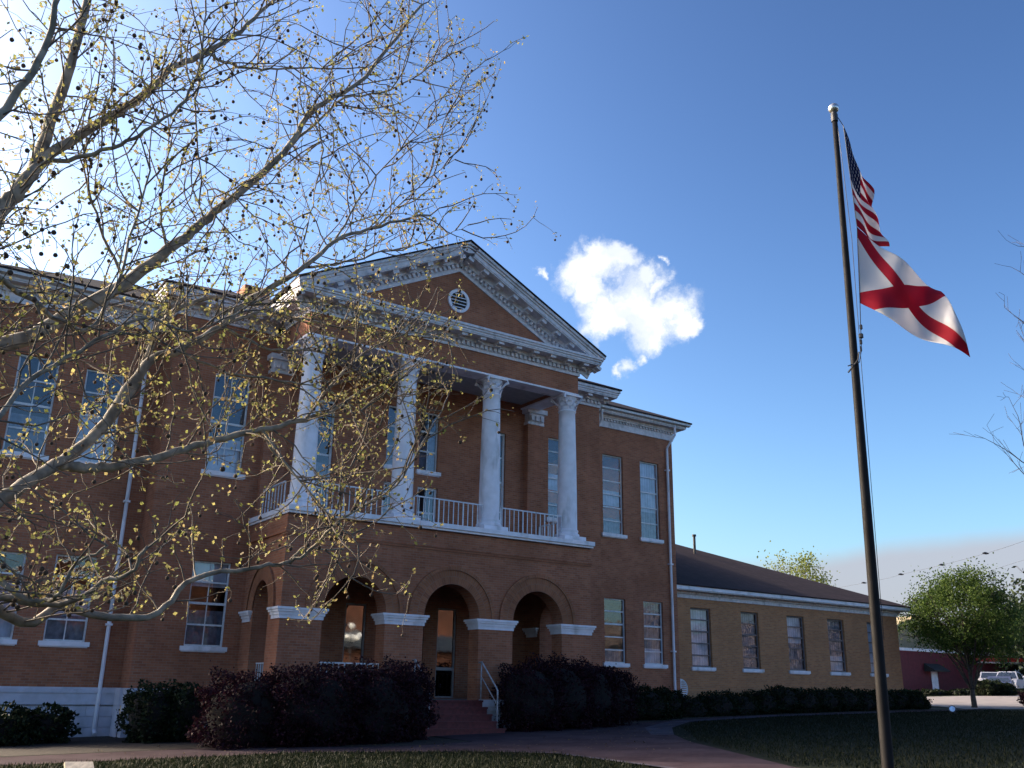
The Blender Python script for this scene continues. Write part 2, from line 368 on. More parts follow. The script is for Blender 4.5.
grass([([(4,14),(12.3,13.4),(12.7,16.8),(11.7,18.2),(8.4,20.2),(0,20.6),(0,16)], 30000), ([(14.8,12.2),(18,17.9),(20,20.2),(22,22.6),(25.2,25),(31,26.1),(39,25.7),(44,25.2),(44,20),(30,12),(16,6)], 60000)])

# ------------------------------------------------------------------ courthouse
GB = -1.7
hall = thing('courthouse', 'two storey red brick courthouse with white columned portico, pediment and arched porch', 'courthouse', (15, 28, gz(15)))

def wall_y(b, y, x0, x1, z0, z1, holes, depth=.24, flip=False):
    """front wall in the plane Y=y with rectangular holes and their reveals"""
    xs_ = sorted({x0, x1, *[h[0] for h in holes], *[h[1] for h in holes]}); zs = sorted({z0, z1, *[h[2] for h in holes], *[h[3] for h in holes]})
    for i in range(len(xs_)-1):
        for j in range(len(zs)-1):
            cx, cz = (xs_[i]+xs_[i+1])/2, (zs[j]+zs[j+1])/2
            if any(h[0] < cx < h[1] and h[2] < cz < h[3] for h in holes): continue
            b.quad((xs_[i], y, zs[j]), (xs_[i+1], y, zs[j]), (xs_[i+1], y, zs[j+1]), (xs_[i], y, zs[j+1]))
    for a, c, d, e in holes:
        b.quad((a,y,d),(a,y,e),(a,y+depth,e),(a,y+depth,d)); b.quad((c,y,d),(c,y+depth,d),(c,y+depth,e),(c,y,e))
        b.quad((a,y,e),(c,y,e),(c,y+depth,e),(a,y+depth,e)); b.quad((a,y,d),(a,y+depth,d),(c,y+depth,d),(c,y,d))

def window(root, x0, x1, z0, z1, y, rows=5, cols=1, frame='metalwhite', blind=(), curtain=True, sill=True, fw=.05, name='window', label=None, mullion=None):
    f = MB(); d0, d1 = y+.09, y+.15
    f.box(x0, x0+fw, d0, d1, z0, z1); f.box(x1-fw, x1, d0, d1, z0, z1); f.box(x0+fw, x1-fw, d0, d1, z1-fw, z1); f.box(x0+fw, x1-fw, d0, d1, z0, z0+fw)
    rr = rows if isinstance(rows, (list, tuple)) else [i/rows for i in range(1, rows)]
    for k, r in enumerate(rr):
        z = z0+(z1-z0)*r; th = .024 if k != len(rr)//2 else .034
        f.box(x0+fw, x1-fw, d0+.012, d1-.012, z-th, z+th)
    for c in range(1, cols):
        x = x0+(x1-x0)*c/cols; f.box(x-.014, x+.014, d0+.02, d1-.018, z0+fw, z1-fw)
    fo = f.build(name, M[frame], root); 
    if label: fo['label'] = label
    pn = MB(); zz = [z0]+[z0+(z1-z0)*r for r in rr]+[z1]; xx = [x0+fw*.5+(x1-x0-fw)*c/cols for c in range(cols+1)]
    for i in range(len(zz)-1):
        for j in range(cols):
            e1, e2, e3 = (random.uniform(-.006,.006) for _ in range(3))
            pn.quad((xx[j], y+.125+e1, zz[i]), (xx[j+1], y+.125+e2, zz[i]), (xx[j+1], y+.125+e2+e3, zz[i+1]), (xx[j], y+.125+e1+e3, zz[i+1]))
    pn.build('pane', M['glass'], fo, fix=False)
    for (a, c, ma) in blind:
        za, zb = z0+(z1-z0)*a, z0+(z1-z0)*c; bb = MB(); n = 14
        for i in range(n):                                     # slightly pleated cloth
            xa = x0+fw+(x1-x0-2*fw)*i/n; xb = x0+fw+(x1-x0-2*fw)*(i+1)/n; o1 = .012*(i % 2); o2 = .012*((i+1) % 2)
            bb.quad((xa, y+.19+o1, za), (xb, y+.19+o2, za), (xb, y+.19+o2, zb), (xa, y+.19+o1, zb))
        bb.build('blind' if ma == 'blind' else 'curtain', M[ma], fo, fix=False)
    if sill:
        s = MB().box(x0-.11, x1+.11, y-.09, y+.14, z0-.13, z0-.002); s.box(x0-.07, x1+.07, y-.05, y+.1, z0-.16, z0-.13); s.build('sill', M['white'], fo)
    return fo

def pick_blind(k):
    r = random.Random(k*13+5); top = r.choice([.55,.62,.7,.4,.8])
    L = [(top, 1, 'blind')] if r.random() < .45 else []
    L.append((r.choice([.0,.2,.38]), r.choice([.42,.5,.6]), r.choice(['blind','curtain'])))
    return L

YA, YB = 28.0, 29.0
A_lo, A_up = (.97, 3.38), (6.05, 9.15)
holesA = [(8.0,9.12,*A_lo),(8.0,9.12,*A_up),(20.82,21.96,*A_lo),(20.82,21.96,*A_up),
          (11.14,12.06,4.76,8.95),(17.94,18.86,4.76,8.95),(13.99,14.75,7.08,9.2),(15.26,16.0,7.08,9.2),(13.97,14.72,4.76,6.52),(15.26,16.05,4.76,6.52),
          (12.9,13.64,.0,2.46),(14.35,15.75,-.36,2.6),(16.25,17.0,-.36,2.5),(10.9,11.6,.4,2.46),(18.4,19.3,.4,2.46)]
b = MB(); wall_y(b, YA, 6.65, 23.35, -.66, 10.75, holesA)
b.quad((6.65,YA,-.66),(6.65,YA,10.75),(6.65,YB,10.75),(6.65,YB,-.66)); b.quad((23.35,YA,-.66),(23.35,YB,-.66),(23.35,YB,10.75),(23.35,YA,10.75))
b.build('wall', M['brick'], hall, fix=False)
B_lo, B_up = (.97, 3.42), (5.97, 9.23)
holesB = [(24.33,25.42,*B_lo),(24.33,25.42,*B_up),(26.38,27.44,*B_lo),(26.38,27.44,*B_up),
          (4.5,5.58,1.0,3.34),(4.5,5.58,6.03,8.82),(2.68,3.76,1.0,3.3),(2.68,3.76,6.03,8.9)]
b = MB(); wall_y(b, YB, 1.73, 6.65, -.66, 10.36, holesB[4:]); wall_y(b, YB, 23.35, 28.27, -.66, 10.36, holesB[:4])
YE = 46
b.quad((28.27,YB,-.66),(28.27,YE,-.66),(28.27,YE,10.36),(28.27,YB,10.36)); b.quad((1.73,YE,-.66),(1.73,YB,-.66),(1.73,YB,10.36),(1.73,YE,10.36)); b.quad((28.27,YE,-.66),(1.73,YE,-.66),(1.73,YE,10.36),(28.27,YE,10.36))
b.quad((6.65,YB,10.36),(6.65,YB,10.75),(6.65,YE,10.75),(6.65,YE,10.36)); b.quad((23.35,YB,10.36),(23.35,YE,10.36),(23.35,YE,10.75),(23.35,YB,10.75))
b.build('wall', M['brick'], hall, fix=False)
# floor slab between storeys so that light from a window stays in its storey
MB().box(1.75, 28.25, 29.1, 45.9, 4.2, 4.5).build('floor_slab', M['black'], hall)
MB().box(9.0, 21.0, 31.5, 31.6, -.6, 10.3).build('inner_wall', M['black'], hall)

# basement: a moulded white ledge above painted stone blocks with open joints
def basement(runs, root):
    led = MB(); st = MB()
    for x0, x1, y, in runs:
        led.box(x0, x1, y-.10, y+.3, -.64, -.34); led.box(x0, x1, y-.13, y+.3, -.34, -.23); led.box(x0, x1, y-.06, y+.3, -.23, -.19)
        z = -.68; row = 0
        while z > -1.9:
            h = .27; x = x0 - (.35 if row % 2 else 0)
            while x < x1:
                st.box(max(x, x0)+.004, min(x+.7, x1)-.004, y-.05+random.uniform(-.006,.006), y+.3, z-h+.006, z-.006); x += .7
            z -= h; row += 1
        st.box(x0, x1, y+.0, y+.3, -2.0, -.64)
    for x0, x1 in ((6.52, 6.6), (23.4, 23.48)) if True else ():
        led.box(x0, x1, YA+.302, YB-.13, -.64, -.19); st.box(x0+.02, x1-.02, YA+.302, YB-.06, -2.0, -.645)
    split_build('basement_ledge', led, M['stone'], root, lambda x,y,z: x > 15); split_build('basement_stone', st, M['stone'], root, lambda x,y,z: x > 15)
basement([(1.65,6.6,YB),(6.6,9.6,YA),(20.45,23.4,YA),(23.4,28.33,YB)], hall)
MB().box(2.75, 3.65, YB-.06, YB+.1, -1.15, -.74).build('basement_vent', M['black'], hall)

# windows of the main blocks
lit = [[(.0,.45,'curtain'),(.45,.72,'blind')], [(.45,.8,'blind'),(.0,.25,'curtain')]]
window(hall, 8.0,9.12,*A_lo, YA, 4, 2, blind=[(0,.42,'curtain'),(.7,1,'blind')]); window(hall, 8.0,9.12,*A_up, YA, 4, 2, blind=[(0,.35,'blind')])
window(hall, 20.82,21.96,*A_lo, YA, 5, blind=[(.3,.6,'blind')]); window(hall, 20.82,21.96,*A_up, YA, 6, blind=[(.36,.56,'blind'),(0,.2,'curtain')])
window(hall, 24.33,25.42,*B_lo, YB, 5, blind=[(0,.22,'curtain')]); window(hall, 24.33,25.42,*B_up, YB, 6, blind=[(.36,.55,'blind'),(.0,.2,'curtain')])
window(hall, 26.38,27.44,*B_lo, YB, 5, blind=[(.0,.25,'blind'),(.25,1,'curtain')]); window(hall, 26.38,27.44,*B_up, YB, 5, blind=[(0,.35,'curtain'),(.35,1,'blind')])
window(hall, 4.5,5.58,1.0,3.34, YB, 4, 2, blind=[(.0,.3,'curtain'),(.3,.6,'blind')]); window(hall, 4.5,5.58,6.03,8.82, YB, 4, 2, blind=[(.0,.5,'blind')])
window(hall, 2.68,3.76,1.0,3.3, YB, 4, blind=[(.0,.65,'blind')]); window(hall, 2.68,3.76,6.03,8.9, YB, 4, 2, blind=[(.1,.4,'curtain')])
window(hall, 13.99,14.75,7.08,9.2, YA, 3, 2, blind=[(.0,.4,'curtain')]); window(hall, 15.26,16.0,7.08,9.2, YA, 3, 2, blind=[(.0,.6,'curtain')])
# porch doors: white framed upstairs, dark framed glass downstairs
for x0, x1, z0, z1, r, c in ((11.14,12.06,4.76,8.95,[.3,.56,.78],1),(17.94,18.86,4.76,8.95,[.3,.56,.78],1),(13.97,14.72,4.76,6.52,[.5],2),(15.26,16.05,4.76,6.52,[.5],2)):
    window(hall, x0, x1, z0, z1, YA, r, c, fw=.08, sill=False, name='balcony_door', blind=[(.0,.5,'curtain')])
M['frame_grey'] = plain('grey_door_frame', (.34,.3,.3), .6, var=.15)
M['glass_dark'] = glassmat('porch_glass', (.18,.18,.2), .30, .001)
def porch_glass(x0, x1, z0, z1, name, rails=()):
    f = MB(); fw = .055
    f.box(x0, x0+fw, YA+.06, YA+.14, z0, z1); f.box(x1-fw, x1, YA+.06, YA+.14, z0, z1); f.box(x0+fw, x1-fw, YA+.06, YA+.14, z1-fw, z1); f.box(x0+fw, x1-fw, YA+.06, YA+.14, z0, z0+fw)
    for z in rails: f.box(x0+fw, x1-fw, YA+.07, YA+.13, z-.05, z+.05)
    fo = f.build(name, M['frame_grey'], hall)
    MB().quad((x0+fw*.5,YA+.11,z0),(x1-fw*.5,YA+.11,z0),(x1-fw*.5,YA+.11,z1),(x0+fw*.5,YA+.11,z1)).build('pane', M['glass_dark'], fo, fix=False); return fo
porch_glass(12.9,13.64,.0,2.46,'side_window'); porch_glass(16.25,17.0,-.36,2.5,'side_window',(.55,)); porch_glass(10.9,11.6,.4,2.46,'side_window'); porch_glass(18.4,19.3,.4,2.46,'side_window')
fd = MB(); 
for x0, x1 in ((14.35,15.04),(15.06,15.75)):
    fd.box(x0, x0+.11, YA+.08, YA+.14, -.34, 2.55); fd.box(x1-.11, x1, YA+.08, YA+.14, -.34, 2.55); fd.box(x0+.11, x1-.11, YA+.08, YA+.14, 2.4, 2.55); fd.box(x0+.11, x1-.11, YA+.08, YA+.14, -.34, .25); fd.box(x0+.11, x1-.11, YA+.085, YA+.135, .85, .97)
dr = fd.build('entrance_door', M['door'], hall)
MB().quad((14.4,YA+.11,.2),(15.7,YA+.11,.2),(15.7,YA+.11,2.45),(14.4,YA+.11,2.45)).build('pane', M['glass_dark'], dr, fix=False)
MB().box(15.0,15.02,YA+.01,YA+.07,.75,1.1).build('handle', M['metalwhite'], dr)

# arched porch
def arch_wall(b, ring, hood, x0, x1, z0, z1, centres, r, zs, T, th=.55, front=1):
    """T(u, out, z) -> point. 'out' grows outwards from the wall face. Solid wall with round-headed openings."""
    us = [x0]; K = 20
    def q(a, c, d, e, o=0): b.quad(T(a,o,c), T(d,o,c), T(d,o,e), T(a,o,e))
    for o in (0, -th):
        u = x0
        for c in centres:
            q(u, z0, c-r, z1, o)
            for k in range(K):
                a0 = PI-PI*k/K; a1 = PI-PI*(k+1)/K
                p0 = (c+r*math.cos(a0), zs+r*math.sin(a0)); p1 = (c+r*math.cos(a1), zs+r*math.sin(a1))
                b.quad(T(p0[0],o,p0[1]), T(p1[0],o,p1[1]), T(p1[0],o,z1), T(p0[0],o,z1))
            u = c+r
        q(u, z0, x1, z1, o)
    for c in centres:
        for sgn in (-1, 1): b.quad(T(c+sgn*r,0,z0), T(c+sgn*r,0,zs), T(c+sgn*r,-th,zs), T(c+sgn*r,-th,z0))
        for k in range(K):
            a0 = PI-PI*k/K; a1 = PI-PI*(k+1)/K
            p0 = (c+r*math.cos(a0), zs+r*math.sin(a0)); p1 = (c+r*math.cos(a1), zs+r*math.sin(a1))
            b.quad(T(p0[0],0,p0[1]), T(p1[0],0,p1[1]), T(p1[0],-th,p1[1]), T(p0[0],-th,p0[1]))
            for (mb, ra, rb, o) in ((ring, r+.003, 1.40, .035), (hood, 1.40, 1.50, .075)):
                A = [T(c+ra*math.cos(a0),o,zs+ra*math.sin(a0)), T(c+rb*math.cos(a0),o,zs+rb*math.sin(a0)), T(c+rb*math.cos(a1),o,zs+rb*math.sin(a1)), T(c+ra*math.cos(a1),o,zs+ra*math.sin(a1))]
                B_ = [T(c+ra*math.cos(a0),0,zs+ra*math.sin(a0)), T(c+rb*math.cos(a0),0,zs+rb*math.sin(a0)), T(c+rb*math.cos(a1),0,zs+rb*math.sin(a1)), T(c+ra*math.cos(a1),0,zs+ra*math.sin(a1))]
                s0, s1 = a0*1.2, a1*1.2; u1 = [(s0,0),(s0,rb-ra),(s1,rb-ra),(s1,0)]
                mb.add(A, [(0,1,2,3)], u1); mb.add([A[1],B_[1],B_[2],A[2]], [(0,1,2,3)], [(s0,0),(s0,.05),(s1,.05),(s1,0)]); mb.add([A[0],B_[0],B_[3],A[3]], [(0,1,2,3)], [(s0,0),(s0,.05),(s1,.05),(s1,0)])
b = MB(); ring = MB(); hood = MB()
X0, X1, YP = 9.6, 20.38, 25.0
Tf = lambda u, o, z: (u, YP-o, z)
Tl = lambda u, o, z: (X0-o, u, z)
Tr = lambda u, o, z: (X1+o, u, z)
arch_wall(b, ring, hood, X0, X1, -.38, 4.0, (11.8,15.0,18.2), .97, 1.99, Tf)
b2 = MB(); ring2 = MB(); hood2 = MB()
def side_arch(T):
    K = 16; c, r, zs, th = 26.5, .62, 1.99, .55
    for o in (0, -th):
        bq = lambda a, z0, d, z1: b.quad(T(a,o,z0), T(d,o,z0), T(d,o,z1), T(a,o,z1))
        bq(25.0, -.38, c-r, 4.0); bq(c+r, -.38, 28, 4.0)
        for k in range(K):
            a0 = PI-PI*k/K; a1 = PI-PI*(k+1)/K
            b.quad(T(c+r*math.cos(a0),o,zs+r*1.3*math.sin(a0)), T(c+r*math.cos(a1),o,zs+r*1.3*math.sin(a1)), T(c+r*math.cos(a1),o,4.0), T(c+r*math.cos(a0),o,4.0))
    for s_ in (-1, 1): b.quad(T(c+s_*r,0,-.38), T(c+s_*r,0,zs), T(c+s_*r,-th,zs), T(c+s_*r,-th,-.38))
    for k in range(K):
        a0 = PI-PI*k/K; a1 = PI-PI*(k+1)/K
        p = [(c+r*math.cos(a), zs+r*1.3*math.sin(a)) for a in (a0, a1)]; b.quad(T(p[0][0],0,p[0][1]), T(p[1][0],0,p[1][1]), T(p[1][0],-th,p[1][1]), T(p[0][0],-th,p[0][1]))
        for (mb, ra, rb, o) in ((ring, .003, .40, .035), (hood, .40, .48, .07)):
            R_ = lambda a, rr: (c+(r+rr)*math.cos(a), zs+(r*1.3+rr)*math.sin(a))
            q4 = [T(R_(a0,ra)[0],o,R_(a0,ra)[1]), T(R_(a0,rb)[0],o,R_(a0,rb)[1]), T(R_(a1,rb)[0],o,R_(a1,rb)[1]), T(R_(a1,ra)[0],o,R_(a1,ra)[1])]
            mb.add(q4, [(0,1,2,3)], [(a0,0),(a0,rb-ra),(a1,rb-ra),(a1,0)])
            mb.add([q4[1], T(R_(a0,rb)[0],0,R_(a0,rb)[1]), T(R_(a1,rb)[0],0,R_(a1,rb)[1]), q4[2]], [(0,1,2,3)], [(a0,0),(a0,.05),(a1,.05),(a1,0)])
side_arch(Tl); side_arch(Tr)
b.build('porch_wall', M['brick'], hall, fix=False); ak = lambda x,y,z: ('l' if x < 9.59 else 'r') if (x < 9.59 or x > 20.39) else round((x-15)/3.2)
split_build('arch_ring', ring, M['brick_ring'], hall, ak, fix=False); split_build('arch_moulding', hood, M['brick_ring'], hall, ak, fix=False)
c = MB(); zs_ = [(3.90,3.98,.03),(4.0,4.12,.06),(4.12,4.5,.04)]
c.box(X0-.06, X1+.04, YP-.06, 28, 4.0, 4.12); c.box(X0-.03, X1+.03, YP-.03, 28, 4.12, 4.51); c.box(X0-.03, X1+.03, YP-.03, YP+.3, 3.93, 4.0)
c.build('brick_band', M['brick'], hall)
MB().box(X0+.02, X1-.02, YP+.02, 27.98, -.62, -.38).build('porch_floor', M['deck'], hall)
MB().box(X0+.2, X1-.2, YP+.2, 27.98, 3.7, 3.99).build('porch_ceiling', M['ceil'], hall)
pb = MB(); st = MB()
for x0, x1 in ((X0-.08, 13.62), (16.04, X1+.06)):
    pb.box(x0, x1, YP-.16, YP+.4, -.56, -.36); pb.box(x0, x1, YP-.11, YP+.3, -.68, -.56); st.box(x0+.05, x1-.05, YP-.04, YP+.4, -2.0, -.68)
pb.box(X0-.16, X0-.08, YP-.16, 28, -.56, -.36); st.box(X0-.04, X0+.02, YP-.04, 28, -2, -.56); st.box(13.62, 16.04, YP+.02, YP+.4, -2, -.62)
split_build('porch_ledge', pb, M['stone'], hall, lambda x,y,z: x > 15); split_build('porch_base', st, M['stone'], hall, lambda x,y,z: x > 15)
# impost mouldings capping each pier
def impost(x0, x1, y0, y1):
    i = MB()
    for e, a, c_ in ((.03,1.68,1.78),(.06,1.78,1.86),(.10,1.86,1.92),(.13,1.92,1.985)): i.box(x0-e, x1+e, y0-e, y1+e, a, c_)
    i.build('impost', M['white'], hall)
for x0, x1 in ((X0,10.83),(12.77,14.03),(15.97,17.23),(19.17,X1)): impost(x0, x1, YP, YP+.55)
for x0, x1 in ((X0,X0+.55),(X1-.55,X1)): impost(x0, x1, 27.3, 27.86)
# low railings in the side arches and steps
def railing(p0, p1, z0, z1, name='railing', step=.17, post=True, mt='metalwhite', root=None):
    r = MB(); p0 = Vector((*p0, 0)); p1 = Vector((*p1, 0)); L = (p1-p0).length; d = (p1-p0)/L; s = Vector((-d.y, d.x, 0))
    def bar(a, c_, za, zb, wd): r.fbox(p0+d*a-s*wd/2+Vector((0,0,za)), d*(c_-a), s*wd, (0,0,zb-za))
    bar(0, L, z1-.035, z1, .05); bar(0, L, z0+.09, z0+.115, .03)
    n = int(L/step)
    for i in range(n+1):
        a = L*i/n; wd = .022 if i % 5 else .034
        r.fbox(p0+d*(a-wd/2)-s*wd/2+Vector((0,0,z0 if not i % 5 else z0+.1)), d*wd, s*wd, (0,0,z1-.035-(z0 if not i % 5 else z0+.1)))
    return r.build(name, M[mt], root or hall)
railing((10.83,25.25),(12.77,25.25), -.38, .59); railing((17.23,25.25),(19.17,25.25), -.38, .45); railing((9.85,25.9),(9.85,27.1), -.38, .55)
stp = MB(); M['rail'] = plain('worn_handrail', (.36,.34,.36), .5, var=.3, scale=9)
for k in range(5): stp.box(13.66 - (.12 if k == 4 else 0), 16.0 + (.12 if k == 4 else 0), 25.02-.26*(k+1)-.03, 25.0, -.38-.185*(k+1), -.38-.185*k-.0)
stp.build('steps', M['step'], hall)
nose = MB()
for k in range(5): nose.box(13.64 - (.12 if k == 4 else 0), 16.02 + (.12 if k == 4 else 0), 25.02-.26*(k+1)-.05, 25.02-.26*(k+1)+.0, -.38-.185*k-.05, -.38-.185*k+.006)
nose.build('step_nosing', M['step'], hall)
for x in (13.74, 16.02):
    h = MB(); top = [(x,24.95,.74),(x,24.7,.66),(x,23.75,-.02),(x,23.72,-1.3)]
    h.tube([(x,25.0,.70),(x,24.85,.72),(x,24.02,-.02),(x,23.96,-.1),(x,23.96,-1.30)], .024, 8); h.tube([(x,24.86,.3),(x,23.98,-.48)], .017, 6); h.tube([(x,24.86,.72),(x,24.86,-.5)], .02, 6)
    h.build('handrail', M['rail'], hall, smooth=True)

# balcony slab, railing and columns
s = MB(); s.box(9.5, 20.42, 24.78, 28, 4.60, 4.74); s.box(9.54, 20.40, 24.84, 28, 4.53, 4.60); s.build('balcony_slab', M['white'], hall)
CX = (10.16, 13.40, 16.63, 19.86); CYc = 25.6
def column(x):
    r = MB(); prof = [(.40,4.93),(.42,4.96),(.42,5.02),(.385,5.05),(.36,5.08),(.385,5.12),(.385,5.16),(.35,5.19)]
    prof += [(.345-.055*((z-5.19)/4.2)**1.6, z) for z in np.linspace(5.2, 9.36, 16)] + [(.315,9.38),(.325,9.41),(.30,9.44)]
    r.lathe((x, CYc, 0), prof, 28); c_ = r.build('column', M['white'], hall, smooth=True)
    MB().box(x-.46, x+.46, CYc-.46, CYc+.46, 4.742, 4.93).build('plinth', M['white'], c_)
    cp = MB(); cp.lathe((x, CYc, 0), [(.28,9.42),(.29,9.6),(.32,9.8),(.38,9.93)], 20)
    for ring_, n_, z0_, h_, r0_, out_ in ((0,8,9.44,.2,.30,.09),(1,8,9.58,.22,.31,.12)):
        for k in range(n_):
            a = 2*PI*(k+.5*ring_)/n_; ca, sa = math.cos(a), math.sin(a); tx, ty = -sa, ca
            pr = [(r0_,0,.085),(r0_+.03,h_*.55,.08),(r0_+out_*.8,h_*.92,.055),(r0_+out_,h_*.8,.03)]
            vs = []
            for rr, zz, ww in pr:
                vs += [(x+ca*rr-tx*ww, CYc+sa*rr-ty*ww, z0_+zz), (x+ca*rr+tx*ww, CYc+sa*rr+ty*ww, z0_+zz)]
            cp.add(vs, [(0,1,3,2),(2,3,5,4),(4,5,7,6)])
    for sx in (-1, 1):
        for sy in (-1, 1):
            cp.tube([(x+sx*.24,CYc+sy*.24,9.66),(x+sx*.33,CYc+sy*.33,9.8),(x+sx*.4,CYc+sy*.4,9.9),(x+sx*.41,CYc+sy*.41,9.82),(x+sx*.36,CYc+sy*.36,9.8)], [.03,.035,.045,.04,.03], 6)
    cp.box(x-.40, x+.40, CYc-.40, CYc+.40, 9.92, 10.0); cp.build('capital', M['white'], c_)
for x in CX: column(x)
for a, c_ in zip(CX[:-1], CX[1:]): railing((a+.36, 25.45), (c_-.36, 25.45), 4.745, 5.62)
railing((9.78, 25.95), (9.78, 27.7), 4.745, 5.62, step=.22); railing((20.2, 25.95), (20.2, 27.7), 4.745, 5.62)
pil = MB(); pc = MB()
for x0 in (9.66, 19.68):
    pil.box(x0, x0+.7, 27.74, 28.01, 4.745, 9.42); pc.box(x0-.02, x0+.72, 27.70, 28.0, 9.42, 9.52); pc.box(x0+.02, x0+.68, 27.68, 28.0, 9.52, 9.85); pc.box(x0-.10, x0+.80, 27.60, 28.0, 9.85, 10.02)
    for k in range(3):
        pc.box(x0+.06+k*.22, x0+.2+k*.22, 27.60, 27.68, 9.56, 9.76)
split_build('pilaster', pil, M['brick'], hall, lambda x,y,z: x > 15); split_build('pilaster_capital', pc, M['white_dim'], hall, lambda x,y,z: x > 15)
# entablature, ceiling
YU = 25.3; UX0, UX1 = 9.87, 20.13
e = MB(); e.box(UX0, UX1, YU, YU+.6, 10.06, 10.75); e.box(UX0, UX0+.6, YU+.6, 28, 10.06, 10.75); e.box(UX1-.6, UX1, YU+.6, 28, 10.06, 10.75); e.build('brick_entablature', M['brick'], hall)
e = MB(); e.box(UX0-.02, UX1+.02, YU-.025, YU+.62, 10.0, 10.06); e.box(UX0-.02, UX0+.62, YU+.62, 28, 10.0, 10.06); e.box(UX1-.62, UX1+.02, YU+.62, 28, 10.0, 10.06); e.build('beam_trim', M['white'], hall)
MB().box(UX0+.6, UX1-.6, YU+.6, 28, 10.2, 10.3).build('balcony_ceiling', M['ceil'], hall)

def cornice(b, o, d, out, L, up=(0,0,1), zb=0., sc_=1., e0=0., e1=0., mod=.72, dent=.18, prof=None):
    """classical cornice run: o start on the wall face, d along, out outwards; e0/e1 extend the crown past the ends"""
    o, d, out, up = map(Vector, (o, d, out, up)); S = sc_
    def bx(a, c_, o0, o1, z0, z1): b.fbox(o+d*a+out*o0+up*z0, d*(c_-a), out*(o1-o0), up*(z1-z0))
    P_ = prof or dict(fr=(0,.10,.05), den=(.10,.25,.06,.14), band=(.25,.29,.17), mod=(.29,.38,.17,.50), sof=(.38,.42,.56), cr=[(.42,.50,.58),(.50,.57,.62),(.57,.65,.66)])
    bx(-P_['fr'][2]*(e0>0), L+P_['fr'][2]*(e1>0), 0, P_['fr'][2], P_['fr'][0], P_['fr'][1])
    a, c_, i, q_ = P_['den']; bx(-i*(e0>0), L+i*(e1>0), 0, i, a, c_)
    n = int(L/dent)
    for k in range(n): x = (k+.5)*L/n; bx(x-dent*.27, x+dent*.27, i, q_, a+.02, c_)
    a, c_, i = P_['band']; bx(-i*(e0>0), L+i*(e1>0), 0, i, a, c_)
    a, c_, i, q_ = P_['mod']
    if mod:
        n = max(1, round(L/mod))
        for k in range(n+1): x = k*L/n; bx(x-.11, x+.11, i, q_, a, c_); bx(x-.09, x+.09, i, i+(q_-i)*.45, a-.05, a)
    bx(-i*(e0>0), L+i*(e1>0), 0, i, a, c_)
    a, c_, i = P_['sof']; bx(-e0*i, L+e1*i, 0, i, a, c_)
    for a, c_, i in P_['cr']: bx(-e0*i, L+e1*i, 0, i, a, c_)
b = MB()
cornice(b, (UX0, YU, 10.73), (1,0,0), (0,-1,0), UX1-UX0, e0=1, e1=1)
cornice(b, (UX0, 27.4, 10.73), (0,-1,0), (-1,0,0), 27.4-YU-.003, e0=0, e1=0); cornice(b, (UX1, YU+.003, 10.73), (0,1,0), (1,0,0), 27.4-YU, e0=0, e1=0)
b.build('portico_cornice', M['white_dim'], hall)
# tympanum and raking cornices
cA = math.atan2(14.31-11.43, 20.82-15.0); ca, sa = math.cos(cA), math.sin(cA)
apexT = 13.46; b = MB()
xt = UX1+.05; zt = apexT-(xt-15)*math.tan(cA); 
b.add([(15-(apexT-10.9)/math.tan(cA)-.0, YU, 10.9), (15+(apexT-10.9)/math.tan(cA), YU, 10.9), (15, YU, apexT+.05)], [(0,1,2)])
b.build('tympanum', M['brick'], hall, fix=False)
b = MB(); rp = dict(fr=(0,.12,.05), den=(.12,.27,.06,.15), band=(.27,.32,.18), mod=(.32,.44,.18,.50), sof=(.44,.48,.56), cr=[(.48,.62,.58),(.62,.70,.62),(.70,.79,.68)])
Lr = (20.82-15.0)/ca + .02
cornice(b, Vector((15, YU, apexT))+Vector((0,0,0)), (ca,0,-sa), (0,-1,0), Lr-.33, up=(sa,0,ca), prof=rp)
cornice(b, Vector((15, YU, apexT)), (-ca,0,-sa), (0,-1,0), Lr-.33, up=(-sa,0,ca), prof=rp)
# close the mitre at the apex
for z0, z1, q_ in ((0,.12,.05),(.12,.32,.16),(.44,.62,.57),(.62,.70,.615),(.70,.79,.675)):
    b.prism([(15, apexT+z0/ca), (15+sa*z1*1.0, apexT+z1*ca), (15, apexT+z1/ca), (15-sa*z1*1.0, apexT+z1*ca)], 'Y', YU-q_+.004, YU+.02)
b.build('raking_cornice', M['white_dim'], hall)
oc = MB(); 
for k in range(28):
    a0, a1 = 2*PI*k/28, 2*PI*(k+1)/28
    for (ra, rb, y0, y1) in ((.32,.42,YU-.06,YU),):
        A = [(15+ra*math.cos(a0),y0,12.38+ra*math.sin(a0)),(15+rb*math.cos(a0),y0,12.38+rb*math.sin(a0)),(15+rb*math.cos(a1),y0,12.38+rb*math.sin(a1)),(15+ra*math.cos(a1),y0,12.38+ra*math.sin(a1))]
        B_ = [(x,y1,z) for x,y,z in A]; oc.add(A+B_, [(0,1,2,3),(1,5,6,2),(0,3,7,4)])
oo = oc.build('round_vent', M['white'], hall)
MB().lathe((15, YU-.012, 12.38), [(.32,0),(.32,.006)], 28, 'Y').build('vent_opening', M['black'], oo)
lv = MB()
for k in range(-2, 3):
    z = 12.38+k*.12; hw = math.sqrt(max(.0, .315**2-(k*.12)**2))
    if hw > .05: lv.fbox((15-hw, YU-.055, z-.015), (2*hw,0,0), (0,.04,.03), (0,.004,.022))
lv.build('louvre', M['white'], oo)
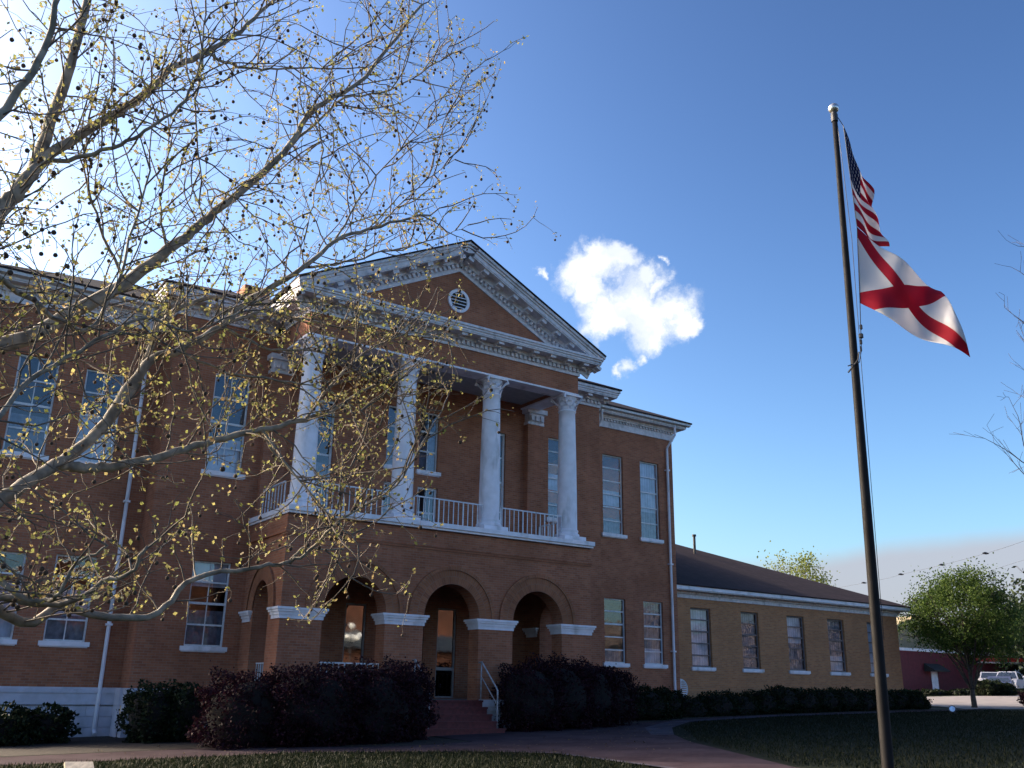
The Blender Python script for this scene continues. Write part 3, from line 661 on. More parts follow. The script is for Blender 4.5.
# roofs
def roofm(name, c):
    m_, t, p = mat(name); tc = t.nodes.new('ShaderNodeTexCoord'); s = t.nodes.new('ShaderNodeSeparateXYZ'); t.links.new(tc.outputs['Object'], s.inputs[0])
    cb = t.nodes.new('ShaderNodeCombineXYZ'); t.links.new(mth(t,'ADD',s.outputs[0],mth(t,'MULTIPLY',s.outputs[1],.35)), cb.inputs[0]); t.links.new(mth(t,'MULTIPLY',s.outputs[2],1.6), cb.inputs[1])
    b_ = N(t, 'ShaderNodeTexBrick'); t.links.new(cb.outputs[0], b_.inputs[0]); b_.inputs['Scale'].default_value = 1; b_.inputs['Brick Width'].default_value = .33; b_.inputs['Row Height'].default_value = .11; b_.inputs['Mortar Size'].default_value = .008
    b_.inputs['Color1'].default_value = (*c, 1); b_.inputs['Color2'].default_value = (*[x*.65 for x in c], 1); b_.inputs['Mortar'].default_value = (*[x*.3 for x in c], 1)
    n = N(t, 'ShaderNodeTexNoise'); n.inputs['Scale'].default_value = .9; n.inputs['Detail'].default_value = 8; t.links.new(tc.outputs['Object'], n.inputs[0])
    t.links.new(mixc(t, mrange(t, n.outputs[0], .35, .7, 0, .6), b_.outputs[0], [x*.6 for x in c]), p.inputs['Base Color']); p.inputs['Roughness'].default_value = .95; p.inputs['Specular IOR Level'].default_value = .15
    return m_
M['shingle'] = roofm('dark_roof_shingles', (.055,.04,.045)); M['shingle_wing'] = roofm('brown_roof_shingles', (.05,.033,.036))
b = MB(); ov = .70
# gable over the portico
zr = apexT+.80/ca; xe = 20.88; ze = zr-(xe-15)*math.tan(cA)
for sx in (1, -1):
    X_ = 15+sx*(xe-15)
    b.fbox((15, YU-.72, zr), (X_-15, 0, ze-zr), (0, 12, 0), (0, 0, .045))
b.build('portico_roof', M['shingle'], hall)
# A and B cornices and hip roofs
b = MB(); kw = dict(fr=(0,.10,.05), den=(.10,.24,.06,.13), band=(.24,.28,.16), mod=(.28,.38,.16,.46), sof=(.38,.42,.52), cr=[(.42,.50,.54),(.50,.58,.58),(.58,.68,.62)])
cornice(b, (6.65,YA,10.75), (1,0,0), (0,-1,0), 3.2-.02, prof=kw, e0=1, e1=0); cornice(b, (20.15,YA,10.75), (1,0,0), (0,-1,0), 3.2, prof=kw, e0=0, e1=1)
cornice(b, (23.35,YA+.004,10.75), (0,1,0), (1,0,0), 3.0, prof=kw); cornice(b, (6.65,YA+3,10.75), (0,-1,0), (-1,0,0), 2.996, prof=kw)
split_build('modillion_cornice', b, M['white_dim'], hall, lambda x,y,z: x > 15)
b = MB(); kb = dict(fr=(0,.26,.05), den=(.26,.36,.06,.12), band=(.36,.42,.16), mod=(.42,.5,.20,.22), sof=(.50,.54,.44), cr=[(.54,.62,.47),(.62,.67,.50)])
cornice(b, (23.38,YB,10.36), (1,0,0), (0,-1,0), 28.27-23.38, prof=kb, mod=0, dent=.16, e0=0, e1=1); cornice(b, (28.27,YB+.004,10.36), (0,1,0), (1,0,0), YE-YB, prof=kb, mod=0, dent=.16)
cornice(b, (1.73,YB,10.36), (1,0,0), (0,-1,0), 6.62-1.73, prof=kb, mod=0, dent=.16, e0=1, e1=0); cornice(b, (1.73,YE,10.36), (0,-1,0), (-1,0,0), YE-YB-.004, prof=kb, mod=0, dent=.16)
split_build('wing_cornice', b, M['white_dim'], hall, lambda x,y,z: x > 15)
g = MB()
for x0, x1 in ((23.7, 28.86), (1.14, 6.3)):                  # gutters
    g.prism([(28.51,10.97),(28.38,11.0),(28.36,11.12),(28.39,11.12),(28.41,11.03),(28.51,11.0)], 'X', x0, x1)
split_build('gutter', g, M['metalwhite'], hall, lambda x,y,z: x > 15)
def hip(b, x0, x1, y0, y1, z, slope, th=.06):
    h = min(x1-x0, y1-y0)/2; zr_ = z+h*slope
    if y1-y0 < x1-x0: R0, R1 = (x0+h, y0+h, zr_), (x1-h, y0+h, zr_)
    else: R0, R1 = (x0+h, y0+h, zr_), (x0+h, y1-h, zr_)
    a, c_, d, e_ = (x0,y0,z), (x1,y0,z), (x1,y1,z), (x0,y1,z)
    if y1-y0 < x1-x0: b.add([a,c_,d,e_,R0,R1], [(0,1,5,4),(1,2,5),(2,3,4,5),(3,0,4)])
    else: b.add([a,c_,d,e_,R0,R1], [(0,1,4),(1,2,5,4),(2,3,5),(3,0,4,5)])
    b.box(x0, x1, y0, y1, z-th, z-.001)
b = MB(); hip(b, 1.08, 28.92, 28.34, YE+.6, 11.15, .46); hip(b, 5.98, 24.02, 27.33, 44, 11.50, .46); b.build('roof', M['shingle'], hall)
MB().box(11.2, 12.3, 36.5, 37.6, 13.2, 16.0).build('chimney', M['brick'], hall)
# downspouts with offset elbows under the gutter
def spout(x, y, root, zt=10.95, zb=-1.0, out=.45, r=.055, xe=None):
    h = MB(); xe = x if xe is None else xe
    pts = [(xe, y-out, zt), (xe, y-out, zt-.42), (x, y-.10, zt-.98), (x, y-.10, zb+.2), (x, y-.10, zb+.05), (x, y-.28, zb-.05)]
    h.tube(pts, [r*1.15, r, r, r, r, r], 10)
    for z in (9.0, 5.0, 1.5): h.box(x-r-.03, x+r+.03, y-.17, y-.0, z-.03, z+.03)
    h.build('downspout', M['white'], root)
spout(23.85, YB, hall, zb=-.9, xe=23.95); spout(27.88, YB, hall, zb=-.55, xe=28.05); spout(6.12, YB, hall, zb=-1.35, xe=6.0)

# ------------------------------------------------------------------ low wing on the right
wing = thing('low_wing', 'single storey tan brick wing with brown shingled hip roof beside the courthouse', 'building wing', (36, 29.5, gz(36)))
YC = 29.5; WX = [(29.5,30.7),(32.6,33.72),(35.65,36.85),(38.55,39.78),(41.6,42.75)]
b = MB(); wall_y(b, YC, 28.28, 44.1, -1.6, 3.85, [(a, c_, .95, 3.38) for a, c_ in WX])
b.quad((44.1,YC,-1.6),(44.1,46,-1.6),(44.1,46,3.85),(44.1,YC,3.85)); b.quad((44.1,46,-1.6),(28.28,46,-1.6),(28.28,46,3.85),(44.1,46,3.85))
b.build('wall', M['brick_wing'], wing, fix=False)
cfg = [[(0,1,'blind')], [(0,1,'curtain')], [(.0,.5,'curtain'),(.5,1,'blind')], [(.0,.3,'blind'),(.3,1,'curtain')], [(0,1,'blind')]]
for (a, c_), bl in zip(WX, cfg): window(wing, a, c_, .95, 3.38, YC, 5, frame='frame_dark', blind=bl, fw=.07)
b = MB(); b.box(28.28, 44.16, YC-.05, YC+.1, 3.75, 3.92); b.box(28.28, 44.3, YC-.14, YC+.1, 3.92, 4.02); b.box(28.28, 44.55, YC-.45, YC+.1, 4.02, 4.06); b.box(44.1, 44.16, YC, 46, 3.75, 4.02); b.box(44.1, 44.55, YC+.1, 46, 4.02, 4.06)
b.build('frieze', M['white_dim'], wing)
b = MB(); b.box(28.28, 44.6, YC-.5, YC-.42, 4.06, 4.25); b.box(44.52, 44.6, YC-.42, 46.4, 4.06, 4.25); b.build('fascia_gutter', M['white'], wing)
b = MB(); x0, x1, y0, y1, z, s_ = 10, 44.64, YC-.54, 50, 4.255, .4; h = 10.2
b.add([(28.28,y0,z),(x1,y0,z),(x1,y1,z),(28.28,y1,z),(28.28,y0+h,z+h*s_),(x1-h,y0+h,z+h*s_)], [(0,1,5,4),(1,2,5),(2,3,4,5)]); b.box(28.28, x1, y0, y1, z-.05, z-.002)
b.build('roof', M['shingle_wing'], wing)
b = MB(); b.tube([(35.9,35.4,6.5),(35.9,35.4,7.75)], .07, 10); b.tube([(35.9,35.4,7.72),(35.9,35.4,7.82)], .11, 10); b.build('vent_pipe', M['dark'], wing)
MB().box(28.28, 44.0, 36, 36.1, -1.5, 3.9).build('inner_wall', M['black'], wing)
# pale round grille leaning against the wall by the downspout
gr = thing('round_grille', 'pale blue round wire grille leaning on brick wall beside the right downspout', 'grille', (28.55, 29.1, -.35))
b = MB()
ring_pts = [(28.52+.38*math.cos(a), 29.25, .05+.38*math.sin(a)) for a in np.linspace(0, 2*PI, 25)]
b.tube(ring_pts, .03, 6); b.build('rim', M['metalwhite'], gr)
b = MB()
for k in range(-4, 5): hh = math.sqrt(.37**2-(k*.08)**2); b.box(28.52-hh, 28.52+hh, 29.24, 29.26, .05+k*.08-.022, .05+k*.08+.022)
b.box(28.50, 28.54, 29.225, 29.24, -.4, .42); b.build('slats', M['metalwhite'], gr)

# ------------------------------------------------------------------ shrubs and hedges
def shrub(name, label, cat, blobs, mt, n, leaf, group=None, core=.8):
    c0 = blobs[0][0]; root = thing(name, label, cat, (c0[0], c0[1], gz(c0[0])), group)
    vol = np.array([b_[1][0]*b_[1][1]*b_[1][2] for b_ in blobs])**.67; vol /= vol.sum(); V = []
    for (c, r), w_ in zip(blobs, vol):
        k = int(n*w_); d = rnd_units(k); c = np.array(c); r = np.array(r)
        lump = 1 + .19*np.sin(d[:,0]*7+c[0])*np.cos(d[:,1]*6+c[1]*2) + .12*np.sin(d[:,2]*9+d[:,0]*5+c[0])
        rad = (rng.uniform(.72, 1.04, k)**.6)*lump + np.where(rng.random(k) < .09, rng.uniform(0, .2, k)*(.4+.6*(np.sin(d[:,0]*13+d[:,1]*11) > .2)), 0)
        e = 2.6; dd_ = np.sign(d)*np.abs(d)**(2/e); dd_ /= (np.abs(dd_)**e).sum(1)[:,None]**(1/e)
        C = c + dd_*r*rad[:,None]; C[:,2] = np.maximum(C[:,2], -1.6+.022*C[:,0]+.02)
        D = d*.6+rnd_units(k)*.8; D /= np.linalg.norm(D, axis=1)[:,None]
        V.append(cards(C, D, perp(D), rng.uniform(.6,1.3,k)*leaf, rng.uniform(.45,.8,k)*leaf))
    leaf_object('foliage', np.concatenate(V), M[mt], root)
    b_ = MB()
    for c, r in blobs:
        pr = [(max(.02, math.sin(PI*t_)**.6), -math.cos(PI*t_)) for t_ in np.linspace(.02, .98, 9)]
        vs = []; fs = []; n_ = 14
        for i, (rr, zz) in enumerate(pr):
            for k in range(n_):
                a = 2*PI*k/n_; j = 1+.08*math.sin(3*a+i); vs.append((c[0]+r[0]*core*rr*j*math.cos(a), c[1]+r[1]*core*rr*j*math.sin(a), max(c[2]+r[2]*core*zz, gz(c[0])-.05)))
        for i in range(8):
            for k in range(n_): fs.append((i*n_+k, i*n_+(k+1)%n_, (i+1)*n_+(k+1)%n_, (i+1)*n_+k))
        b_.add(vs, fs)
    b_.build('branches_or_core', M['core'], root, smooth=True)  # solid blobs, painted dark as the shade inside the shrub
    return root
shrub('purple_hedge', 'large dark purple leaved hedge left of the entrance steps', 'hedge', [((8.3,22.9,-.75),(1.25,1.0,.95)),((9.7,22.5,-.55),(1.3,1.1,.95)),((11.2,22.6,-.55),(1.3,1.1,.98)),((12.35,23.1,-.5),(.85,.9,.98))], 'purple', 52000, .075)
shrub('purple_hedge', 'dark purple leaved hedge right of the entrance steps', 'hedge', [((17.3,24.2,-.3),(.95,.9,1.02)),((18.6,24.5,-.25),(1.2,.95,1.05)),((20.0,24.9,-.22),(1.2,.95,1.05)),((21.2,25.4,-.25),(1.15,.95,.95))], 'purple', 40000, .075)
shrub('green_shrub', 'rounded dark green shrub left of the big purple hedge', 'shrub', [((6.9,26.0,-.85),(.75,.8,.75)),((7.6,25.6,-.75),(.6,.7,.7))], 'shrub', 9000, .09)
shrub('green_shrub', 'ragged low green shrub under the leftmost ground floor windows', 'shrub', [((3.4,26.8,-1.15),(.8,.7,.5)),((4.5,27.0,-1.1),(.7,.6,.42)),((2.6,27.2,-1.2),(.7,.6,.5))], 'shrub', 7000, .12, core=.7)
shrub('green_shrub', 'small dark shrub right of the purple hedge, below the tall block windows', 'shrub', [((24.9,27.4,-.55),(1.0,.7,.6)),((26.2,27.7,-.5),(.8,.6,.55))], 'shrub', 9000, .09)
shrub('low_hedge', 'long low dark green hedge running along the tan brick wing', 'hedge', [((28.2+1.35*k,28.3+.05*random.random(),-.74+.10*min(k,4)+.06*math.sin(k*2.1)),(.95,.6,.52+.04*math.sin(k*1.7))) for k in range(11)], 'shrub', 30000, .09)
shrub('green_shrub', 'dark green shrub at the far right corner of the low wing', 'shrub', [((42.6,28.2,-.35),(.7,.7,.45)),((43.2,28.3,-.5),(.5,.5,.28))], 'shrub', 5000, .1)

# ------------------------------------------------------------------ flagpole and flags
p0 = at(888, 768, 9.0); top = at(834.5, 119, 9.0); ax = (top-p0).normalized(); base = p0 + ax*((gz(7.3)-p0.z)/ax.z)
fp = thing('flagpole', 'tall tapering metal flagpole with silver ball carrying two flags', 'flagpole', base)
b = MB(); L = (top-base).length
M['pole'] = plain('aged_aluminium_pole', (.012,.011,.013), .6, .0, var=.2, spec=.12, scale=5)
b.tube([base+ax*L*k/12 for k in range(13)], [.052-.027*(k/12)**1.2 for k in range(13)], 20); b.build('pole', M['pole'], fp, smooth=True)
b = MB(); b.lathe(base+Vector((0,0,0)), [(.16,0),(.16,.03),(.12,.09),(.085,.12)], 20); b.build('base_collar', M['pole'], fp, smooth=True)
b = MB(); b.tube([top-ax*.03, top+ax*.05, top+ax*.06, top+ax*.085], [.034,.036,.028,.028], 14); b.build('truck', M['dark'], fp)
bc = top+ax*.125
b = MB(); b.lathe(bc, [(.055*math.sin(PI*k/14)+.0005, -.055*math.cos(PI*k/14)) for k in range(15)], 22)
M['ball_metal'] = plain('brushed_ball', (.6,.6,.6), .3, .8, var=.1); b.build('finial_ball', M['ball_metal'], fp, smooth=True)
hx = at(843.5, 126, 8.98); h2 = at(857, 227, 8.98); h3 = at(860, 303, 8.98); h4 = at(861, 335, 8.98); cl = at(859.5, 362, 8.97)
b = MB(); b.tube([top+ax*.02+Vector((.03,-.02,0)), hx, h2, h3, h4, at(861.5,350,8.98), cl], .004, 5); b.tube([cl, at(848,366,8.9)], .006, 5)
b.tube([top+ax*.02+Vector((.04,.0,0)), at(852,240,9.03), at(861,360,9.03), at(884,640,9.0)], .003, 5); b.build('halyard', M['dark'], fp)
b = MB()
for py, r in ((327,.014),(336,.022),(342,.012),(349,.010)): b.lathe(at(861,py,8.98), [(.002,-.03),(r,-.018),(r,.018),(.002,.03)], 8)
b.build('snap_hook', M['dark'], fp)
b = MB(); cz = at(854.0, 370, 9.0); b.tube([at(848.2,372.5,8.93), at(858,360,8.93), at(859,352,8.95)], .008, 6); b.build('rope_loop', M['dark'], fp)

def clothmat(name, fn):
    m_, t, p = mat(name); tc = t.nodes.new('ShaderNodeTexCoord'); s = t.nodes.new('ShaderNodeSeparateXYZ'); t.links.new(tc.outputs['UV'], s.inputs[0])
    c = fn(t, s.outputs[0], s.outputs[1]); t.links.new(c, p.inputs['Base Color']); p.inputs['Roughness'].default_value = .7; p.inputs['Specular IOR Level'].default_value = .2
    tr = N(t, 'ShaderNodeBsdfTranslucent'); t.links.new(c, tr.inputs[0]); mx = N(t, 'ShaderNodeMixShader'); mx.inputs[0].default_value = .42
    t.links.new(p.outputs[0], mx.inputs[1]); t.links.new(tr.outputs[0], mx.inputs[2]); t.links.new(mx.outputs[0], t.nodes['Material Output'].inputs[0]); return m_
RED = (.42,.012,.035); WH = (.72,.70,.72)
def f_state(t, u, v):
    d1 = mth(t,'ABSOLUTE',mth(t,'SUBTRACT',v,u)); d2 = mth(t,'ABSOLUTE',mth(t,'SUBTRACT',v,mth(t,'SUBTRACT',1,u)))
    return mixc(t, mth(t,'LESS_THAN',mth(t,'MINIMUM',d1,d2),.135), WH, RED)
def f_us(t, u, v):
    st_ = mth(t,'MODULO',mth(t,'FLOOR',mth(t,'MULTIPLY',mth(t,'SUBTRACT',1,v),13)),2)
    c = mixc(t, mth(t,'LESS_THAN',st_,.5), WH, RED)
    can = mth(t,'MULTIPLY',mth(t,'LESS_THAN',u,.4),mth(t,'GREATER_THAN',v,6/13))
    su = mth(t,'MULTIPLY',u,6/.4); sv_ = mth(t,'MULTIPLY',mth(t,'SUBTRACT',1,v),5/(7/13))
    def dots(ou, ov):
        a = mth(t,'SUBTRACT',mth(t,'FRACT',mth(t,'ADD',su,ou)),.5); b_ = mth(t,'SUBTRACT',mth(t,'FRACT',mth(t,'ADD',sv_,ov)),.5)
        return mth(t,'LESS_THAN',mth(t,'SQRT',mth(t,'ADD',mth(t,'MULTIPLY',a,a),mth(t,'MULTIPLY',b_,b_))),.15)
    stars = mth(t,'MAXIMUM',dots(0,0),dots(.5,.5))
    return mixc(t, can, c, mixc(t, stars, (.008,.012,.06), (.5,.5,.55)))
def flag(name, label, hoist, fly, mt, waves, n=(48,36)):
    (hu, hl), (fu, fl) = hoist, fly; b = MB(); nu, nv = n; P_ = []
    nrm = (fl-hl).cross(hu-hl).normalized()
    for i in range(nu+1):
        for j in range(nv+1):
            u, v = i/nu, j/nv; a = hu.lerp(fu, u); c_ = hl.lerp(fl, u); p_ = c_.lerp(a, v)
            P_.append(p_ + nrm*waves(u, v)[0] + Vector((0,0,1))*waves(u, v)[1])
    fs = []; uv = []
    for i in range(nu):
        for j in range(nv):
            fs.append((i*(nv+1)+j, (i+1)*(nv+1)+j, (i+1)*(nv+1)+j+1, i*(nv+1)+j+1)); uv += [(i/nu,j/nv),((i+1)/nu,j/nv),((i+1)/nu,(j+1)/nv),(i/nu,(j+1)/nv)]
    b.add(P_, fs, uv); o = b.build(name, mt, None, smooth=True); tag(o, label, 'flag', 'flags on the pole')
    so_ = o.modifiers.new('thick', 'SOLIDIFY'); so_.thickness = .002
    return o
flag('state_flag', 'white flag with crimson diagonal cross flying below the striped one', (at(857,227,8.98), at(860,303,8.98)), (at(941,291,9.25), at(971,355,9.05)), clothmat('saltire_cloth', f_state),
     lambda u, v: (u**.8*(.13*math.sin(u*9.5-v*3.2)+.05*math.sin(u*4+v*5+1)+.03*math.sin(v*9+u*6)), -.05*math.sin(PI*u)*(1-v)*.9 - .02*math.sin(PI*u)*v))
flag('striped_flag', 'red and white striped flag with starry blue corner hanging in folds at the top', (at(843.5,126,8.98), at(857,226,8.98)), (at(870,193,9.3), at(886,249,9.15)), clothmat('stripe_cloth', f_us),
     lambda u, v: (u**.7*(.045*math.sin(u*7+v*7.0)+.03*math.sin(v*13-u*5)), -.015*math.sin(PI*u)*v-.03*math.sin(PI*u)*(1-v)))

# ------------------------------------------------------------------ trees
def catmull(pts, n=6):
    P_ = [Vector(p) for p in pts]; P_ = [P_[0]*2-P_[1]]+P_+[P_[-1]*2-P_[-2]]; out = []
    for i in range(1, len(P_)-2):
        for k in range(n):
            t_ = k/n; a, b_, c, d = P_[i-1:i+3]
            out.append(.5*((2*b_)+(c-a)*t_+(2*a-5*b_+4*c-d)*t_*t_+(3*b_-a-3*c+d)*t_**3))
    out.append(P_[-2]); return out
def grow(p, d, L, seg, wob, trop, R=random):
    pts = [p.copy()]; n = max(2, int(L/seg)); d = d.normalized()
    for i in range(n):
        d = (d + Vector((R.gauss(0,wob), R.gauss(0,wob), R.gauss(0,wob)+trop))).normalized()
        if p.z < .6 and d.z < 0: d.z = abs(d.z)*.4
        p = p+d*seg; pts.append(p.copy())
    return pts

def sycamore():
    R = random.Random(21)
    T0 = Vector((-1.9, 8.6, gz(-1.9)))
    root = thing('sycamore_tree', 'pale barked sycamore with sparse yellow green leaves and seed balls, reaching in from the left', 'tree', T0)
    wood = MB(); tw = MB(); Cl = []; balls = []
    trunk = [T0, T0+Vector((.05,0,1.2)), T0+Vector((.0,.1,2.4)), T0+Vector((.15,.1,3.6)), T0+Vector((.05,.2,5.0)), T0+Vector((.1,.3,7.0)), T0+Vector((0,.1,9.2)), T0+Vector((.2,0,11.0))]
    tp = catmull(trunk, 5); wood.tube(tp, [max(.05, .36-.3*(k/len(tp))) + .15*math.exp(-k*.8) for k in range(len(tp))], 16)
    def T(z): return T0+Vector((.08,.12,z+1.6))
    limbs = [  # (trunk height, [(px, py, ground distance)...], r0, r1)
        (3.3, [(0,611,8.6),(60,606,8.8),(110,617,8.9),(157,613,9.0),(195,579,9.1),(260,567,9.2),(290,562,9.3)], .048, .016),
        (2.8, [(-40,600,8.2),(0,598,8.2),(60,604,8.0),(110,580,7.8),(131,573,7.7),(146,545,7.6)], .038, .010),
        (3.2, [(0,580,7.9),(40,601,7.9),(56,596,7.7),(75,566,7.6),(109,545,7.5)], .028, .008),
        (3.4, [(-60,520,8.2),(0,498,8.4),(55,465,8.6),(95,435,8.8),(135,385,9.0),(146,362,9.1),(160,326,9.2),(190,303,9.3),(222,296,9.4)], .075, .018),
        (3.6, [(58,464,8.6),(84,468,8.7),(115,466,8.8),(165,455,8.9),(215,440,9.0),(262,430,9.0),(306,419,9.1),(336,409,9.2),(356,394,9.3),(400,372,9.4)], .05, .010),
        (4.2, [(95,436,8.8),(145,366,9.0),(180,350,9.0),(222,326,9.1),(250,300,9.2),(304,267,9.2),(334,242,9.3),(380,225,9.5),(430,215,9.8)], .048, .012),
        (4.6, [(-70,330,8.2),(0,345,8.4),(70,315,8.5),(125,282,8.6),(167,251,8.6),(193,230,8.7),(223,206,8.8),(284,152,9.0),(315,109,9.2),(365,76,9.4),(421,5,9.7)], .085, .016),
        (5.0, [(-60,285,7.8),(0,212,7.9),(22,185,7.9),(38,160,8.0),(60,95,8.2),(78,40,8.3),(92,-30,8.5)], .085, .035),
        (5.4, [(22,185,7.9),(50,155,8.0),(104,121,8.2),(140,98,8.3),(174,68,8.4),(203,53,8.5),(240,30,8.6),(272,2,8.8),(290,-20,8.9)], .05, .012),
        (5.4, [(38,160,8.0),(75,158,7.95),(120,145,7.8),(150,127,7.7),(185,100,7.6),(200,60,7.5),(206,0,7.5)], .022, .006),
        (5.2, [(203,53,8.5),(225,62,8.6),(250,68,8.8),(285,68,9.0),(330,66,9.3),(372,40,9.6)], .018, .005),
        (4.7, [(284,152,9.0),(320,120,9.3),(345,98,9.6),(390,90,9.9),(440,60,10.2),(452,40,10.3)], .017, .005),
        (4.0, [(222,326,9.1),(260,312,9.3),(300,318,9.5),(350,330,9.8),(410,335,10.0)], .02, .006),
        (3.7, [(262,430,9.0),(278,458,9.1),(300,478,9.2),(340,470,9.3),(365,455,9.4)], .014, .005),
        (3.7, [(262,430,9.0),(300,480,8.9),(335,520,8.9),(360,545,8.9)], .013, .004),
        (3.6, [(290,562,9.3),(315,545,9.2),(340,520,9.0),(396,486,9.0),(423,440,9.0),(445,405,9.1)], .016, .005),
        (3.6, [(290,562,9.3),(303,548,9.3),(312,548,9.3),(345,550,9.4)], .016, .008),
        (4.4, [(304,267,9.2),(345,262,9.5),(390,250,9.9),(435,240,10.1),(468,225,10.3)], .016, .003),
        (5.4, [(-30,120,7.5),(20,90,7.4),(48,40,7.4),(60,-20,7.4)], .05, .02),
        (5.0, [(-50,240,7.2),(30,300,7.4),(80,330,7.6),(110,300,7.7),(130,240,7.8),(150,170,7.9)], .03, .008),
        (4.0, [(306,419,9.1),(335,380,9.2),(370,350,9.4),(415,332,9.6),(455,345,9.8)], .014, .004),
        (4.0, [(222,326,9.1),(270,348,9.0),(320,352,9.1),(360,372,9.2),(400,405,9.3)], .015, .004),
        (4.0, [(180,350,9.0),(225,372,8.8),(280,380,8.8),(330,392,8.9),(380,425,9.0)], .013, .004),
        (4.4, [(315,109,9.2),(322,150,9.1),(312,205,9.0),(300,245,8.9)], .010, .004),
        (4.4, [(203,53,8.5),(196,110,8.3),(200,170,8.2),(215,215,8.1)], .012, .004),
        (4.4, [(125,282,8.6),(100,225,8.4),(85,170,8.2),(90,110,8.1)], .016, .004),
        (4.4, [(167,251,8.6),(160,200,8.4),(170,140,8.3),(160,80,8.2)], .012, .004),
        (4.4, [(334,242,9.3),(362,195,9.4),(400,150,9.6),(445,115,9.9)], .012, .004),
        (4.4, [(380,225,9.5),(420,185,9.7),(455,160,9.9)], .009, .004),
        (4.0, [(-40,420,7.2),(30,380,7.4),(90,345,7.5),(140,320,7.6),(200,330,7.8),(260,300,8.0)], .028, .007),
    ]
    srcs = []
    for zt_, pts, r0, r1 in limbs:
        P_ = [at(*q) for q in pts]
        if pts[0][0] <= 0: P_ = [T(zt_*.72), T(zt_).lerp(P_[0], .45)] + P_
        c = catmull(P_, 5)
        c = [q + Vector((R.gauss(0,.008), R.gauss(0,.008), R.gauss(0,.008))) for q in c]
        n = len(c); rad = [r0+(r1-r0)*(k/(n-1)) for k in range(n)]
        if pts[0][0] <= 0: rad = [max(x, r0*1.15*(1-k/12)+x*(k/12)) if k < 12 else x for k, x in enumerate(rad)]
        wood.tube(c, rad, 10 if r0 > .03 else 7); srcs.append((c, rad))
    # extra limbs on the hidden side so that the crown is whole from elsewhere
    for k in range(7):
        a = math.radians(150+k*27); z_ = 3.5+k*.8
        c = catmull([T(z_), T(z_)+Vector((math.cos(a)*1.5, math.sin(a)*1.5, 1.0)), T(z_)+Vector((math.cos(a)*3.2, math.sin(a)*3.2, 2.2)), T(z_)+Vector((math.cos(a+.2)*4.6, math.sin(a+.2)*4.6, 3.6))], 5)
        wood.tube(c, [.09-.08*i/len(c) for i in range(len(c))], 8); srcs.append((c, [.09-.08*i/len(c) for i in range(len(c))]))
    def twig(p, d, L, lv):
        pts = grow(p, d, L, .09 if lv > 2 else .14, .22 if lv > 2 else .17, .02, R)
        r = .0085 if lv == 2 else .0042
        k = 3 if lv > 2 else 5
        tw.tube(pts, [max(.0022, r*(1-.7*i/len(pts))) for i in range(len(pts))], k, cap=False)
        for i in range(1, len(pts)):
            dd_ = (pts[i]-pts[i-1]).normalized()
            if lv == 2 and R.random() < .75:
                sd_ = (dd_*.7+Vector((R.gauss(0,1),R.gauss(0,1),R.gauss(0,1))).normalized()*.8).normalized(); twig(pts[i], sd_, R.uniform(.12,.42), 3)
            if R.random() < (.34 if lv > 2 else .24):
                for q in range(R.choice((1,2,3))): Cl.append((pts[i]+Vector((R.gauss(0,.02),R.gauss(0,.02),R.gauss(0,.02))), dd_))
        for q in range(R.choice((1,2,2,3,4))): Cl.append((pts[-1]+Vector((R.gauss(0,.025),R.gauss(0,.025),R.gauss(0,.025))), (pts[-1]-pts[-2]).normalized()))
        if R.random() < .36:
            q = pts[-1]-Vector((R.gauss(0,.01),R.gauss(0,.01),R.uniform(.05,.10))); tw.tube([pts[-1], (pts[-1]+q)/2+Vector((.006,0,0)), q], .0014, 3, cap=False); balls.append((q, R.uniform(.012,.020)))
    for c, rad in srcs:
        acc = 0; nxt = R.uniform(.1,.4)
        for i in range(1, len(c)):
            acc += (c[i]-c[i-1]).length; t_ = (c[i]-c[i-1]).normalized()
            while acc > nxt:
                nxt += R.uniform(.07,.16)*(1.6 if c[i].z < 1.2 else 1)
                d = (t_*.75+Vector((R.gauss(0,.75), R.gauss(0,.75), R.gauss(.22,.7)))).normalized()
                twig(c[i], d, R.uniform(.35, 1.35), 2)
    wood.build('trunk', M['bark'], root, smooth=True); tw.build('twigs', M['twig'], root, smooth=True, fix=False)
    C = np.array([tuple(p) for p, d in Cl]); D0 = np.array([tuple(d) for p, d in Cl]); n = len(C)
    D = D0*.5+rnd_units(n)*.9; D /= np.linalg.norm(D, axis=1)[:,None]
    V = [cards(C+D*.02, D, perp(D), rng.uniform(.016,.052,n), rng.uniform(.013,.042,n))]
    leaf_object('crown', np.concatenate(V), M['leaf'], root)
    bb = MB()
    for q, r in balls: bb.lathe(q, [(r*math.sin(PI*k/5)+.0003, -r*math.cos(PI*k/5)) for k in range(6)], 7)
    tag(bb.build('seed_ball', M['ball'], root, smooth=True, fix=False), kind='stuff')
    print('sycamore leaves', n, 'balls', len(balls), 'twig verts', len(tw.v))
sycamore()

